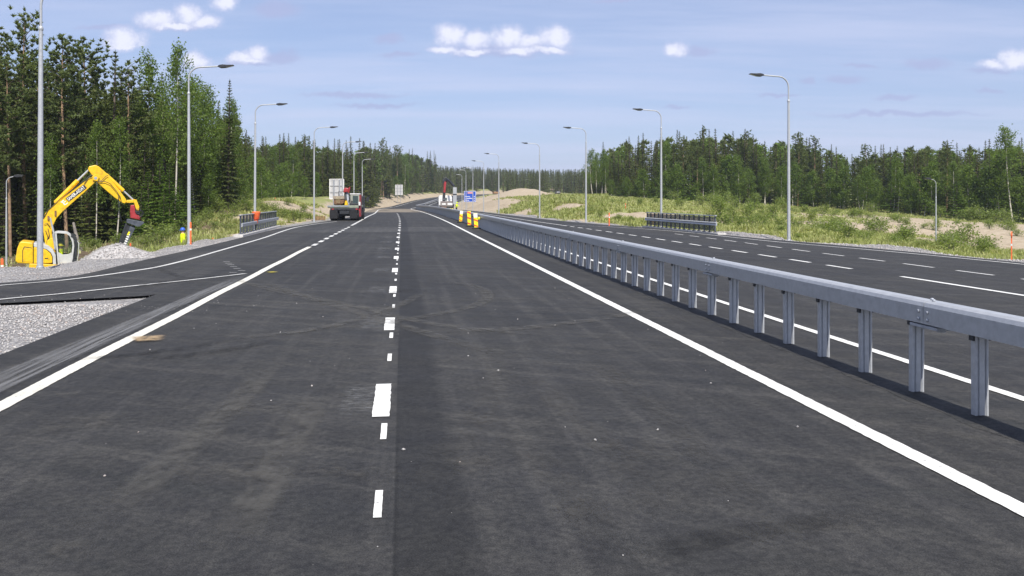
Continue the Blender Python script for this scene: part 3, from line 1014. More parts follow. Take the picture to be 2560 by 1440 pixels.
bolt_me = MB().lathe([(0.004, -0.004), (0.017, -0.003), (0.019, 0.006), (0.012, 0.014), (0.004, 0.015)], n=8, axis='x').mesh('bolt', GALVD, smooth=True)
sleeve_me = MB().box(-0.108, 0.108, -0.22, 0.22, 0.715, 0.742).box(-0.03, 0.03, -0.16, -0.10, 0.69, 0.715).box(-0.03, 0.03, 0.10, 0.16, 0.69, 0.715).mesh('sleeve', GALVD)
joints = [8.5 + 5.98 * i for i in range(-2, 10)]
segs = joints + [joints[-1] + 12 * i for i in range(1, 24)]
for a, b in zip(segs[:-1], segs[1:]):
    rl = rail_seg(a, b, guard)
    if a < 60:
        for dy in (-0.055, 0.055):
            for z in (0.80, 0.875):
                o = link('bolt', bolt_me, rl)
                q = place(a + dy * 1.3, -0.1075, z) - G0
                o.location = q; o.rotation_euler = (0, 0, heading(a) + math.pi)
            o = link('bolt', bolt_me, rl)
            q = place(a + dy, 0.0 + dy * 0.5, 0.989) - G0
            o.location = q; o.rotation_euler = (0, -math.pi / 2, heading(a))
        o = link('sleeve', sleeve_me, rl); o.location = place(a, 0) - G0; o.rotation_euler = (0, 0, heading(a))

# ribbed sigma post, 0.13 m wide
_pp = [(-0.066, 0.030), (-0.066, -0.030), (-0.045, -0.036), (-0.034, -0.020), (-0.024, -0.036), (0.024, -0.036), (0.034, -0.020), (0.045, -0.036), (0.066, -0.030),
       (0.066, 0.030), (0.045, 0.036), (0.034, 0.020), (0.024, 0.036), (-0.024, 0.036), (-0.034, 0.020), (-0.045, 0.036)]
post_me = MB().prism(_pp, -0.3, 0.76, 'z').mesh('post', GALV)
clip_me = [MB().box(a_, a_ + 0.028, -0.03, 0.03, 0.705, 0.748).mesh('clip', DARKM) for a_ in (-0.088, 0.060)]
rnd = random.Random(4)
st = 2.02
k = 0
while st < 275:
    o = link('post', post_me, guard)
    o.location = place(st, 0) - G0
    o.rotation_euler = (rnd.uniform(-.006, .006), rnd.uniform(-.008, .008), heading(st) + rnd.uniform(-0.04, 0.04))
    if st < 34:
        for cm_ in clip_me: link('clip', cm_, o)
    st += 0.965 if st < 190 else 1.6
    k += 1
# low ragged lip of asphalt pushed up round the driven posts
mb = MB()
sts = np.arange(1.5, 90, 0.24)
rr = random.Random(9)
V = []
for s_ in sts:
    wv = 0.035 * math.sin((s_ - 2.02) / 0.965 * 2 * math.pi) + rr.uniform(-.006, .006)
    for (o_, z_) in ((-0.26 + wv, 0.002), (-0.12 + wv, 0.022 + rr.uniform(-.004, .004)), (0.02 + wv, 0.026), (0.16, 0.002)):
        V.append(tuple(place(s_, o_, z_)))
n_ = len(sts)
Fc = [(i * 4 + j, i * 4 + j + 1, i * 4 + j + 5, i * 4 + j + 4) for i in range(n_ - 1) for j in range(3)]
me = np_mesh('asphalt_lip', V, Fc, ASPH, smooth=True)
so_ = [(s_, o_) for s_ in sts for o_ in (-0.26, -0.12, 0.02, 0.16)]
uv_road(me, so_)
link('asphalt_lip', me, road)

# ------------------------------------------------------------------ street lamps
def lamp_parts(H, reach, rad, headlen, arm_r, name):
    root = empty(name)
    MB().tube([(0, 0, -0.4), (0, 0, H * 0.5), (0, 0, H - 1.25)], [rad, rad * 0.82, rad * 0.62], 14).build('pole', GALV, root, smooth=True)
    MB().lathe([(rad * 0.60, 0), (rad * 0.78, 0.02), (rad * 0.78, 0.10), (rad * 0.45, 0.14)], (0, 0, H - 1.30), 14).build('collar', GALV, root, smooth=True)
    MB().lathe([(rad * 1.25, -0.05), (rad * 1.22, 0.06), (rad * 0.9, 0.09)], (0, 0, 0), 14).build('base_flange', GALVD, root, smooth=True)
    R_ = arm_r
    pts = [(0, 0, H - 1.25), (0, 0, H - R_)]
    for i in range(1, 9):
        t_ = i / 8 * math.radians(86)
        pts.append((R_ - R_ * math.cos(t_), 0, H - R_ + R_ * math.sin(t_)))
    pts.append((reach - headlen * 0.85, 0, H + 0.06))
    MB().tube(pts, rad * 0.42, 10).build('arm', GALV, root, smooth=True)
    x0 = reach - headlen
    z0 = H + 0.05
    prof = [(x0, z0 - 0.02), (x0 + 0.12, z0 - 0.07), (x0 + 0.36, z0 - 0.055), (x0 + headlen, z0 + 0.045), (x0 + headlen, z0 + 0.075), (x0 + 0.42, z0 + 0.07), (x0 + 0.22, z0 + 0.085), (x0 + 0.05, z0 + 0.05)]
    hd = MB().prism(prof, -0.14, 0.14, 'y').build('lamp_head', DARKM, root, bevel=0.015)
    MB().add([(x0 + 0.38, -0.11, z0 - 0.053), (x0 + headlen - 0.03, -0.11, z0 + 0.036), (x0 + headlen - 0.03, 0.11, z0 + 0.036), (x0 + 0.38, 0.11, z0 - 0.053)], [(0, 1, 2, 3)]).build('lens', LGREY, hd)
    return root


proto = lamp_parts(8.3, 2.05, 0.088, 0.72, 0.55, 'street_lamp')
LL = [(100, 25.1, 'nearest grey lamp post, standing in the gravel in front of the yellow excavator'),
      (473, 40.0, 'tall lamp post beside the worker in the blue helmet'),
      (637, 56.0, 'lamp post rising behind the left bridge railing'),
      (785, 75.0, 'lamp post just left of the parked truck with red cab'),
      (856, 93.0, 'lamp post rising behind the back of the large grey sign'),
      (885, 114.0, 'second farthest lamp post on the left verge, seen above the truck'),
      (906, 133.0, 'farthest lamp post on the left verge, right of the truck')]
RL = [(1972, 43.1, 'tallest lamp post on the right side, next to the gravel verge'),
      (1653, 60.0, 'lamp post rising behind the right bridge railing'),
      (1465, 75.5, 'lamp post at the left end of the right-hand forest'),
      (1349, 95.5, 'lamp post in front of the grassy bank and sand mound'),
      (1247, 118.0, 'lamp post standing in front of the left flank of the sand mound'),
      (1209, 140.0, 'lamp post just right of the blue direction sign'),
      (1182, 164.0, 'lamp post crossing the right part of the blue sign'),
      (1165, 177.0, 'lamp post crossing the left part of the blue sign'),
      (1155, 206.0, 'farthest lamp post, just left of the blue sign')]
first = True
for side, lst in ((1, LL), (-1, RL)):
    for i, (px, y, lab) in enumerate(lst):
        o = proto if first else copy_tree(proto)
        first = False
        x = (px - VX) / F * y
        st_, of_ = road_coords([x], [y])
        z = max(tz(x, y), float(ref_z(y)) - 0.15)
        if abs(side) and (0 < (0.06 + z - float(ref_z(y)))) : pass
        o.location = (x, y, z)
        hd = heading(float(st_[0]))
        o.rotation_euler = (rnd.uniform(-.004, .004), rnd.uniform(-.004, .004), hd if side > 0 else hd + math.pi)
        tag(o, lab, 'street lamp', 'street lamps on the left verge' if side > 0 else 'street lamps on the right verge')
small = lamp_parts(5.0, 0.85, 0.055, 0.5, 0.32, 'path_lamp')
for (px, y, zt, rz, lab) in ((16, 48.0, 440, 0.35, 'short path lamp at the left edge below the forest'), (2340, 58.0, 447, math.pi + 0.1, 'short path lamp on the right beside the sandy field')):
    o = small if px < 100 else copy_tree(small)
    x, _, ztop = at(px, zt, y)
    o.location = (x, y, ztop - 5.05)
    o.rotation_euler = (0, 0, rz)
    tag(o, lab, 'lamp', 'short lamps along the cycle path')

# ------------------------------------------------------------------ bridge railings
def railing(name, A, B, n, lab, infill, side, hgt=1.12):
    """posts from A to B (plan points at road level); side = +1 when the road lies to the left-hand normal"""
    A, B = Vector((*A, 0)), Vector((*B, 0))
    d = (B - A); Lg = d.length
    ang = math.atan2(d.y, d.x)
    root = empty(name, A, ang, lab, 'railing')
    bm_ = MB().prism([(-0.28, -0.5), (0.22, -0.5), (0.22, 0.10), (-0.28, 0.10)], -0.9, Lg + 0.5, 'x').build('concrete_edge_beam', CONCRETE, root, bevel=0.02)
    pst = MB().beam((0, 0, 0.10), (0, 0, hgt), 0.05, 0.075, up=(0, 1, 0)).box(-0.11, 0.11, -0.09, 0.09, 0.10, 0.135).mesh('post', DARKSHADE)
    for i in range(n):
        o = link('post', pst, root, (Lg * i / (n - 1), 0, 0))
    MB().prism([(-0.05, hgt - 0.02), (0.05, hgt - 0.02), (0.05, hgt + 0.035), (-0.05, hgt + 0.035)], -0.12, Lg + 0.12, 'x').build('top_rail', GALV, root, bevel=0.012)
    yo = 0.13 * side
    gp = [(yo - 0.035, 0.50), (yo + 0.035, 0.53), (yo - 0.01, 0.60), (yo + 0.035, 0.67), (yo - 0.035, 0.71), (yo - 0.055, 0.67), (yo - 0.05, 0.53)]
    MB().prism(gp, -0.45, Lg + 0.12, 'x').build('guard_rail', GALV, root)
    for i in range(n - 1):
        a, b = Lg * i / (n - 1) + 0.04, Lg * (i + 1) / (n - 1) - 0.04
        m = MB()
        if infill == 'net':
            m.box(a, b, -0.012 * side - 0.004, -0.012 * side + 0.004, 0.2, hgt - 0.06)
            link('mesh_panel', m.mesh('mesh_panel', NETTING), root)
        else:
            for q in np.linspace(a + 0.04, b - 0.04, 4):
                m.beam((q, -0.02 * side, 0.18), (q, -0.02 * side, hgt - 0.03), 0.022, 0.03)
            link('baluster_panel', m.mesh('baluster_panel', DARKSHADE), root)
    return root


railing('bridge_railing', ground(601, 590), ground(690, 567), 15, 'grey bridge railing of dark balusters on the left, orange cone stuck on it', 'bars', -1)
railing('bridge_railing', ground(1788, 586), ground(1618, 568.5), 16, 'grey bridge railing with mesh panels at the right roadside', 'net', 1, 1.05)

# upside-down warning cone on the left railing
x, y, z = at(641, 548, 51.5)
c_ = empty('warning_cone', (x, y - 0.05, 0.55), 0.0, 'orange-red funnel-shaped cone hanging upside down on the left railing', 'cone')
MB().lathe([(0.10, 0.0), (0.12, 0.2), (0.17, 0.28), (0.24, 0.58), (0.26, 0.66), (0.22, 0.70)], n=14).build('cone_shell', ORANGE, c_, smooth=True)
MB().lathe([(0.155, 0.23), (0.185, 0.27), (0.185, 0.33), (0.165, 0.30)], n=14).build('reflective_band', RREFL, c_, smooth=True)

# ------------------------------------------------------------------ sign boards
def board_back(px0, px1, py0, py1, y, lab, rows_, cols_):
    x0, _, zt = at(px0, py0, y); x1, _, zb = at(px1, py1, y)
    wd = x1 - x0
    zg = tz((x0 + x1) / 2, y)
    r = empty('sign_board', ((x0 + x1) / 2, y, zg), -0.12, lab, 'sign')
    h0, h1 = zb - zg, zt - zg
    MB().box(-wd / 2, wd / 2, -0.015, 0.015, h0, h1).build('panel', LGREY, r)
    fr = MB()
    for q in (-wd / 2, wd / 2): fr.box(q - 0.04, q + 0.04, -0.07, 0.03, h0 - 0.02, h1 + 0.02)
    for q in (h0, h1): fr.box(-wd / 2 + 0.04, wd / 2 - 0.04, -0.07, 0.03, q - 0.04, q + 0.04)
    fr.build('frame', WHITEP, r)
    for i in range(1, rows_):
        z_ = h0 + (h1 - h0) * i / rows_
        MB().box(-wd / 2 + 0.045, wd / 2 - 0.045, -0.075, -0.017, z_ - 0.05, z_ + 0.05).build('cross_bar', GALV, r)
    for i in range(1, cols_):
        q = -wd / 2 + wd * i / cols_
        MB().box(q - 0.03, q + 0.03, -0.055, -0.018, h0 + 0.045, h1 - 0.045).build('stiffener', GALVD, r)
    for q in (-wd * 0.22, wd * 0.22):
        MB().tube([(q, -0.13, -0.3), (q, -0.13, h1 - 0.05)], 0.055, 10).build('post', GALVD, r, smooth=True)
    return r


board_back(824, 860, 448, 497, 104.0, 'back of the large grey sign board right above the parked truck', 3, 3)
board_back(988, 1007, 462, 487, 303.0, 'small far sign board seen from behind on the left sandy slope', 3, 3)

x0, yS, zt = at(1160, 477.5, 196); x1, _, zb = at(1190, 505, 196)
sg = empty('direction_sign', ((x0 + x1) / 2, yS, tz((x0 + x1) / 2, yS)), 0.02, 'blue direction sign with white lettering right of the crane truck', 'sign')
zg = sg.location.z
wd, h0, h1 = x1 - x0, zb - zg, zt - zg
MB().box(-wd / 2, wd / 2, -0.02, 0.02, h0, h1).build('panel', SIGNBLUE, sg)
fr = MB()
for q in (-wd / 2 + 0.05, wd / 2 - 0.05): fr.box(q - 0.035, q + 0.035, -0.028, -0.0205, h0 + 0.02, h1 - 0.02)
for q in (h0 + 0.05, h1 - 0.05): fr.box(-wd / 2 + 0.09, wd / 2 - 0.09, -0.028, -0.0205, q - 0.035, q + 0.035)
fr.build('border', WHITEP, sg)
MB().box(-wd * 0.20, wd * 0.24, -0.03, -0.0205, h1 - 0.62, h1 - 0.22).build('red_plate', principled('pale_red', (0.62, 0.28, 0.30), 0.5), sg)
rr = random.Random(2)
for row, (zz, a, b) in enumerate(((0.50, -0.40, -0.02), (0.33, -0.40, 0.22), (0.16, -0.40, -0.08))):
    m = MB(); q = a
    while q < b:                                    # lettering too small to read: broken white strokes
        wl = rr.uniform(0.02, 0.035)
        hh = 0.14 if rr.random() < 0.75 else 0.2
        zc = h0 + (h1 - h0) * zz
        m.box(q * wd, (q + wl) * wd, -0.027, -0.0205, zc - 0.09, zc - 0.09 + hh * 1.1); q += wl + 0.012
    m.build('lettering', WHITEP, sg)
    m = MB()
    m.box(wd * 0.32, wd * 0.35, -0.027, -0.0205, zc - 0.09, zc + 0.09).box(wd * 0.365, wd * 0.41, -0.027, -0.0205, zc - 0.09, zc + 0.08)
    m.build('lettering', WHITEP, sg)
for q in (-wd * 0.25, wd * 0.25):
    MB().tube([(q, 0.1, -0.3), (q, 0.1, h1)], 0.06, 10).build('post', GALVD, sg, smooth=True)

x, y, z = at(1024, 495, 326)
s_ = empty('small_sign', (x, y, tz(x, y)), 0.0, 'small dark sign on a thin post at the bend of the road', 'sign')
hz_ = z - s_.location.z
MB().box(-0.25, 0.25, -0.01, 0.01, hz_ - 0.12, hz_ + 0.28).build('panel', DARKM, s_)
MB().tube([(-0.1, 0.04, -0.2), (-0.1, 0.04, hz_ + 0.2)], 0.03, 8).build('post', GALVD, s_)

# ------------------------------------------------------------------ survey stakes
def stake(px, py0, py1, y, mat, lab, head=False):
    x, _, zt = at(px, py0, y); zb = at(px, py1, y)[2]
    g = tz(x, y); zb = min(zb, g)
    h = zt - zb
    r = empty('survey_stake', (x, y, zb), rnd.uniform(0, 1), lab, 'stake', 'orange survey stakes')
    MB().prism([(-0.035, -0.15), (0.035, -0.15), (0.035, h - 0.05), (0, h), (-0.035, h - 0.05)], -0.018, 0.018, 'y').build('shaft', ORANGE, r)
    MB().box(-0.037, 0.037, -0.02, 0.02, h * 0.62, h * 0.70).build('tape', WHITEP, r)
    if head:
        MB().lathe([(0.02, -0.025), (0.11, -0.02), (0.11, 0.02), (0.02, 0.025)], (0, 0, h + 0.05), 12, 'y').build('paddle', ORANGE, r)
    return r


stake(476.5, 554, 604, 39.2, ORANGE, 'tall orange stake against the lamp post beside the worker')
stake(326, 607, 627, 44, ORANGE, 'orange stake behind the gravel heap below the excavator hammer')
stake(532, 594, 606, 45, ORANGE, 'short orange stake in the gravel left of the left railing')
stake(541, 543, 556, 68, ORANGE, 'faint orange stake on the green bank left of the left railing')
stake(582, 516, 530, 80, ORANGE, 'orange stake on the green bank above the left railing')
stake(1523, 531, 562, 64, ORANGE, 'orange stake at the roadside left of the right railing')
stake(1564, 508, 524, 92, ORANGE, 'orange stake on the sandy patch behind the right railing')
stake(1434, 498, 507, 125, ORANGE, 'small orange stake on top of the grassy bank')
stake(2529, 590, 650, 31, ORANGE, 'orange stake with a round top at the right edge of the picture', True)
stake(5, 645, 668, 26.5, ORANGE, 'orange stake stump at the left edge beside the path lamp')
stake(688, 494, 506, 100, ORANGE, 'orange stake at the forest edge above the sandy hump')

# ------------------------------------------------------------------ striped marker boards by the barrier
def marker(px, pyt, pyb, lab, pale, lean):
    x, y = ground(px, pyb)
    top = EYE - (pyt - VY) / F * y
    r = empty('marker_board', (x, y, 0), 0.12, lab, 'marker', 'striped marker boards beside the guardrail')
    r.rotation_euler = (0, lean, 0.12)
    MB().prism([(-0.30, 0.0), (0.30, 0.0), (0.26, 0.09), (-0.26, 0.09)], -0.2, 0.2, 'y').build('rubber_foot', RUBBER, r, bevel=0.02)
    MB().tube([(0, 0.03, 0.08), (0, 0.03, top * 0.95)], 0.025, 8).build('stem', GALVD, r)
    b = MB().box(-0.13, 0.13, -0.015, 0.015, 0.12, top).build('board', YREFL, r, bevel=0.008)
    nz = 5
    hh = (top - 0.12) / nz
    for i in range(nz):
        if i % 2 == 0 and not (pale and i == nz - 1):
            z0_ = 0.12 + i * hh
            MB().prism([(-0.131, z0_ + 0.10), (0.131, z0_ - 0.02 if i else z0_ + 0.01), (0.131, min(top, z0_ + hh - 0.10)), (-0.131, min(top, z0_ + hh + 0.02))], -0.0185, -0.0155, 'y').build('stripe', RREFL, b)
    if pale:
        MB().box(-0.132, 0.132, -0.019, -0.0155, top - hh * 1.5, top - 0.02).build('stripe', WHITEP, b)
    return r


marker(1151, 527, 557, 'pale topped marker board, farthest of the three, leaning left', True, 0.10)
marker(1174, 528, 567, 'red and yellow striped marker board, middle one of the three', False, -0.05)
m3 = marker(1191, 533, 573, 'marker board with pale pink top and a yellow lamp, nearest of the three', True, -0.07)
lampb = MB().box(0.16, 0.34, -0.05, 0.05, 0.62, 0.80).build('warning_lamp', YREFL, m3, bevel=0.03)
MB().box(-0.05, 0.24, -0.012, 0.012, 0.68, 0.72).build('bracket', DARKM, m3)
x, y = ground(1160, 560)
wb = MB().prism([(-0.35, 0), (0.35, 0), (0.30, 0.5), (-0.30, 0.5)], -0.2, 0.2, 'y').build('white_block', WHITEP, None, bevel=0.06)
wb.location = (x + 1.25, y + 2.5, 0.0)
tag(wb, 'white plastic block behind the guardrail between the marker boards', 'block')


# ------------------------------------------------------------------ people
def skin_mesh(name, joints_, edges, radii, mats, pick):
    me = bpy.data.meshes.new(name)
    me.from_pydata(joints_, edges, [])
    o = bpy.data.objects.new('tmp', me); COL.objects.link(o)
    sk = o.modifiers.new('skin', 'SKIN'); sk.use_smooth_shade = True
    for i, r_ in enumerate(radii):
        me.skin_vertices[0].data[i].radius = r_ if hasattr(r_, '__len__') else (r_, r_)
    me.skin_vertices[0].data[0].use_root = True
    sb = o.modifiers.new('sub', 'SUBSURF'); sb.levels = 2; sb.render_levels = 2
    dg = bpy.context.evaluated_depsgraph_get()
    nm = bpy.data.meshes.new_from_object(o.evaluated_get(dg))
    bpy.data.objects.remove(o)
    nm.name = name
    for m in mats: nm.materials.append(m)
    for p in nm.polygons:
        p.material_index = pick(p.center); p.use_smooth = True
    return nm


def person(loc, rz, lab, helmet_mat, arms='down', seated=False, lean=0.0):
    r = empty('person', loc, rz, lab, 'person')
    hip = 0.95
    J = [(0, 0, hip), (0, 0.0, 1.15), (0, -lean * 0.5, 1.38), (0, -lean * 0.8, 1.50), (0, -lean, 1.58), (0, -lean - 0.01, 1.70)]
    E_ = [(0, 1), (1, 2), (2, 3), (3, 4), (4, 5)]
    Rr = [(0.15, 0.115), (0.145, 0.11), (0.165, 0.115), 0.06, (0.075, 0.085), (0.07, 0.085)]
    for sgn in (-1, 1):
        b = len(J)
        if seated:
            J += [(0.10 * sgn, 0, hip - 0.03), (0.12 * sgn, -0.44, hip + 0.02), (0.12 * sgn, -0.50, hip - 0.42), (0.12 * sgn, -0.62, hip - 0.46)]
        else:
            J += [(0.10 * sgn, 0, 0.88), (0.12 * sgn, -0.02, 0.50), (0.13 * sgn, 0.02, 0.10), (0.14 * sgn, -0.13, 0.045)]
        E_ += [(0, b), (b, b + 1), (b + 1, b + 2), (b + 2, b + 3)]
        Rr += [0.095, 0.065, 0.05, (0.05, 0.04)]
        b = len(J)
        sy = -lean * 0.6
        if arms == 'forward':
            J += [(0.19 * sgn, sy, 1.40), (0.24 * sgn, sy - 0.10, 1.13), (0.18 * sgn, sy - 0.36, 1.12), (0.16 * sgn, sy - 0.46, 1.13)]
        else:
            J += [(0.19 * sgn, sy, 1.40), (0.25 * sgn, sy + 0.03, 1.12), (0.25 * sgn, sy - 0.07, 0.87), (0.24 * sgn, sy - 0.10, 0.78)]
        E_ += [(2, b), (b, b + 1), (b + 1, b + 2), (b + 2, b + 3)]
        Rr += [0.06, 0.045, 0.034, 0.03]
    def pick(c):
        if c.z > 1.47: return 0
        far_arm = abs(c.x) > 0.20 and (c.z < 1.14)
        if far_arm: return 0
        if c.z > hip - 0.02 and not (seated and c.y < -0.16): return 1
        return 2
    link('body', skin_mesh('body', J, E_, Rr, [SKIN, HIVIS, TROUSER], pick), r)
    # loose hi-vis shirt
    sh = MB()
    prof = [(0.155, 0.90), (0.17, 1.02), (0.168, 1.2), (0.185, 1.36), (0.15, 1.46), (0.07, 1.50)]
    n = 14; V = []
    for (q, z_) in prof:
        for i in range(n):
            a = 2 * math.pi * i / n
            V.append((q * 1.15 * math.cos(a), q * 0.82 * math.sin(a) - lean * 0.55 * max(0, z_ - 0.95) / 0.5, z_))
    sh.add(V, [(i * n + j, i * n + (j + 1) % n, (i + 1) * n + (j + 1) % n, (i + 1) * n + j) for i in range(len(prof) - 1) for j in range(n)])
    s_o = sh.build('hi_vis_shirt', HIVIS, r, smooth=True)
    if not seated:
        MB().box(-0.10, 0.10, 0.142, 0.146, 1.22, 1.32).build('print', DARKM, s_o)
    hp = [(0.135, 1.66), (0.128, 1.72), (0.11, 1.77), (0.07, 1.81), (0.01, 1.825)]
    hm = MB().lathe(hp, (0, -lean - 0.01, 0), 16)
    hm.prism([(0.09 * math.cos(a), -lean - 0.10 - 0.10 * math.sin(a)) for a in np.linspace(0, math.pi, 8)], 1.665, 1.68, 'z')
    hm.build('helmet', helmet_mat, r, smooth=True)
    for sgn in (-1, 1):
        MB().lathe([(0.01, -0.012), (0.022, -0.006), (0.022, 0.006), (0.01, 0.012)], (0.083 * sgn, -lean, 1.62), 8, 'x').build('ear', SKIN, r)
    MB().add([(-0.012, -lean - 0.088, 1.60), (0.012, -lean - 0.088, 1.60), (0, -lean - 0.118, 1.605), (0, -lean - 0.086, 1.645)], [(0, 2, 1), (0, 3, 2), (1, 2, 3), (0, 1, 3)]).build('nose', SKIN, r)
    return r


x, y = at(457, 570, 46.5)[:2]
person((x, y, at(457, 568, 46.5)[2] - 1.83), math.radians(-62), 'worker in yellow shirt and blue helmet standing left of the lamp post', BLUEP)
x, y = at(1141, 505, 140)[:2]
person((x, y, at(1141, 505, 140)[2] - 1.80), math.radians(60), 'worker in yellow jacket beside the crane truck, behind the guardrail', HIVIS, arms='forward', lean=0.12)

# ------------------------------------------------------------------ yellow excavator with hydraulic hammer
EXO = Vector(((120 - VX) / F * 41, 41, -2.1))
ex = empty('excavator', EXO, math.atan2(0.461, 0.887), 'yellow tracked excavator with raised boom and black hydraulic hammer', 'excavator')
# undercarriage (mostly behind the gravel bank)
for yy in (-0.95, 0.95):
    tr = MB()
    prof = []
    for a in np.linspace(math.pi / 2, 3 * math.pi / 2, 8): prof.append((-1.15 + 0.32 * math.cos(a), 0.33 + 0.32 * math.sin(a)))
    for a in np.linspace(-math.pi / 2, math.pi / 2, 8): prof.append((1.15 + 0.32 * math.cos(a), 0.33 + 0.32 * math.sin(a)))
    tr.prism(prof, yy - 0.22, yy + 0.22, 'y')
    t_o = tr.build('track', RUBBER, ex, bevel=0.02)
    for q in np.linspace(-1.1, 1.1, 5):
        MB().lathe([(0.05, -0.24), (0.16, -0.235), (0.16, 0.235), (0.05, 0.24)], (q, yy, 0.30), 12, 'y').build('road_wheel', DARKM, t_o)
MB().box(-0.8, 0.8, -0.7, 0.7, 0.3, 0.62).lathe([(0.55, 0.62), (0.6, 0.66), (0.6, 0.74), (0.5, 0.78)], n=20).build('undercarriage', DARKM, ex)
MB().prism([(-0.75, 0.80), (0.94, 0.74), (0.94, 0.94), (-0.17, 1.07), (-0.75, 1.10)], -1.02, 1.02, 'y').build('turntable_frame', YELLOW, ex, bevel=0.03)
cwt = MB().prism([(-1.31, 1.22), (-1.29, 1.45), (-1.24, 1.80), (-1.14, 2.10), (-1.05, 2.14), (-0.585, 2.07), (-0.585, 1.10), (-0.80, 1.09), (-1.2, 1.13)], -1.0, 1.0, 'y').build('counterweight', YELLOW, ex, bevel=0.05)
MB().prism([(-1.0, 1.2), (-0.66, 1.18), (-0.66, 1.80), (-0.95, 1.86), (-1.02, 1.7)], -1.008, -0.99, 'y').build('cover_plate', YELLOW, cwt, bevel=0.01)
hs = MB().prism([(-0.57, 1.10), (0.19, 1.08), (0.20, 1.35), (0.12, 1.55), (-0.05, 1.72), (-0.25, 1.80), (-0.57, 1.86)], -1.0, 1.0, 'y').build('engine_housing', YELLOW, ex, bevel=0.03)
MB().prism([(-0.57, 1.875), (-0.25, 1.815), (-0.03, 1.735), (0.14, 1.57), (0.22, 1.36), (0.22, 1.02), (0.36, 1.02), (0.34, 1.45), (0.22, 1.72), (0.02, 1.90), (-0.25, 2.0), (-0.57, 2.05)], -0.98, 0.98, 'y').build('grey_deck', LGREY, ex, bevel=0.02)
MB().box(-0.600, -0.582, -1.013, -0.985, 1.12, 2.04).build('panel_gap', DARKM, cwt)
MB().prism([(-1.03, 1.18), (-1.0, 1.18), (-1.0, 1.70), (-0.94, 1.87), (-0.65, 1.81), (-0.65, 1.84), (-0.96, 1.90), (-1.03, 1.71)], -1.011, -0.995, 'y').build('panel_gap', DARKM, cwt)
for (a, b, cc, dd) in ((-0.45, -0.40, 1.40, 1.44), (-0.32, -0.20, 1.36, 1.39), (-0.12, 0.02, 1.30, 1.34)):
    MB().box(a, b, -1.012, -0.995, cc, dd).build('vent', DARKM, hs)
# cab: frame, glazing, lower door panel
cab = empty('cab', (0, 0, 0)); cab.parent = ex
ca, cb = -0.86, 0.10
outer = [(0.30, 2.50), (0.42, 2.54), (0.80, 2.50), (0.95, 2.38), (1.05, 2.12), (1.08, 1.88), (1.02, 1.28), (0.96, 0.89), (0.48, 0.95), (0.42, 1.70), (0.30, 2.0)]
for yy in (ca, cb):
    fr = MB()
    for p, q in zip(outer[:8], outer[1:8]):
        fr.beam((p[0], yy, p[1]), (q[0], yy, q[1]), 0.075, 0.085)
    fr.beam((0.34, yy, 2.50), (0.40, yy, 1.72), 0.06, 0.06)
    fr.beam((0.40, yy, 1.74), (0.46, yy, 0.97), 0.06, 0.08)
    fr.build('cab_frame', LGREY, cab)
MB().prism([(0.30, 2.49), (0.42, 2.545), (0.80, 2.51), (0.95, 2.40), (0.93, 2.36), (0.80, 2.45), (0.42, 2.49)], ca - 0.02, cb + 0.02, 'y').build('cab_roof', LGREY, cab, bevel=0.01)
MB().prism([(0.43, 1.60), (0.50, 0.95), (0.95, 0.90), (1.02, 1.40), (1.00, 1.56), (0.86, 1.48), (0.62, 1.47)], ca - 0.012, ca + 0.03, 'y').build('door_panel', LGREY, cab, bevel=0.012)
MB().prism([(0.44, 1.58), (0.50, 0.95), (0.95, 0.90), (1.02, 1.40)], cb - 0.03, cb, 'y').build('side_panel', LGREY, cab)
MB().add([(0.42, ca + 0.035, 1.62), (1.0, ca + 0.035, 1.55), (1.05, ca + 0.035, 1.95), (0.92, ca + 0.035, 2.38), (0.36, ca + 0.035, 2.44)], [(0, 1, 2, 3, 4)]).build('window', GLASS, cab)
MB().add([(0.97, ca + 0.05, 0.93), (0.97, cb - 0.05, 0.93), (1.07, cb - 0.05, 1.88), (1.07, ca + 0.05, 1.88), (0.94, ca + 0.05, 2.4), (0.94, cb - 0.05, 2.4)], [(0, 1, 2, 3), (3, 2, 5, 4)]).build('windscreen', DGLASS, cab)
fg_ = MB()
for p, q in (((1.0, 0.85), (1.12, 1.3)), ((1.12, 1.3), (1.17, 1.95)), ((1.17, 1.95), (1.10, 2.30)), ((1.10, 2.30), (0.98, 2.42))):
    fg_.beam((p[0] + 0.05, ca - 0.02, p[1]), (q[0] + 0.05, ca - 0.02, q[1]), 0.12, 0.20)
    fg_.beam((p[0], cb, p[1]), (q[0], cb, q[1]), 0.10, 0.12)
for z_ in (1.0, 1.6, 2.28): fg_.beam((1.12, ca, z_), (1.12, cb, z_), 0.05, 0.05)
fg_.build('front_guard', DARKM, cab)
MB().tube([(1.12, ca - 0.06, 2.12), (1.24, ca - 0.10, 2.12), (1.31, ca - 0.12, 2.0), (1.30, ca - 0.12, 1.5), (1.22, ca - 0.08, 1.05)], 0.018, 8).build('hand_rail', LGREY, cab)
MB().box(0.36, 0.66, -0.6, -0.1, 1.05, 1.35).box(0.34, 0.42, -0.6, -0.1, 1.35, 1.9).build('seat', DARKM, cab, bevel=0.03)
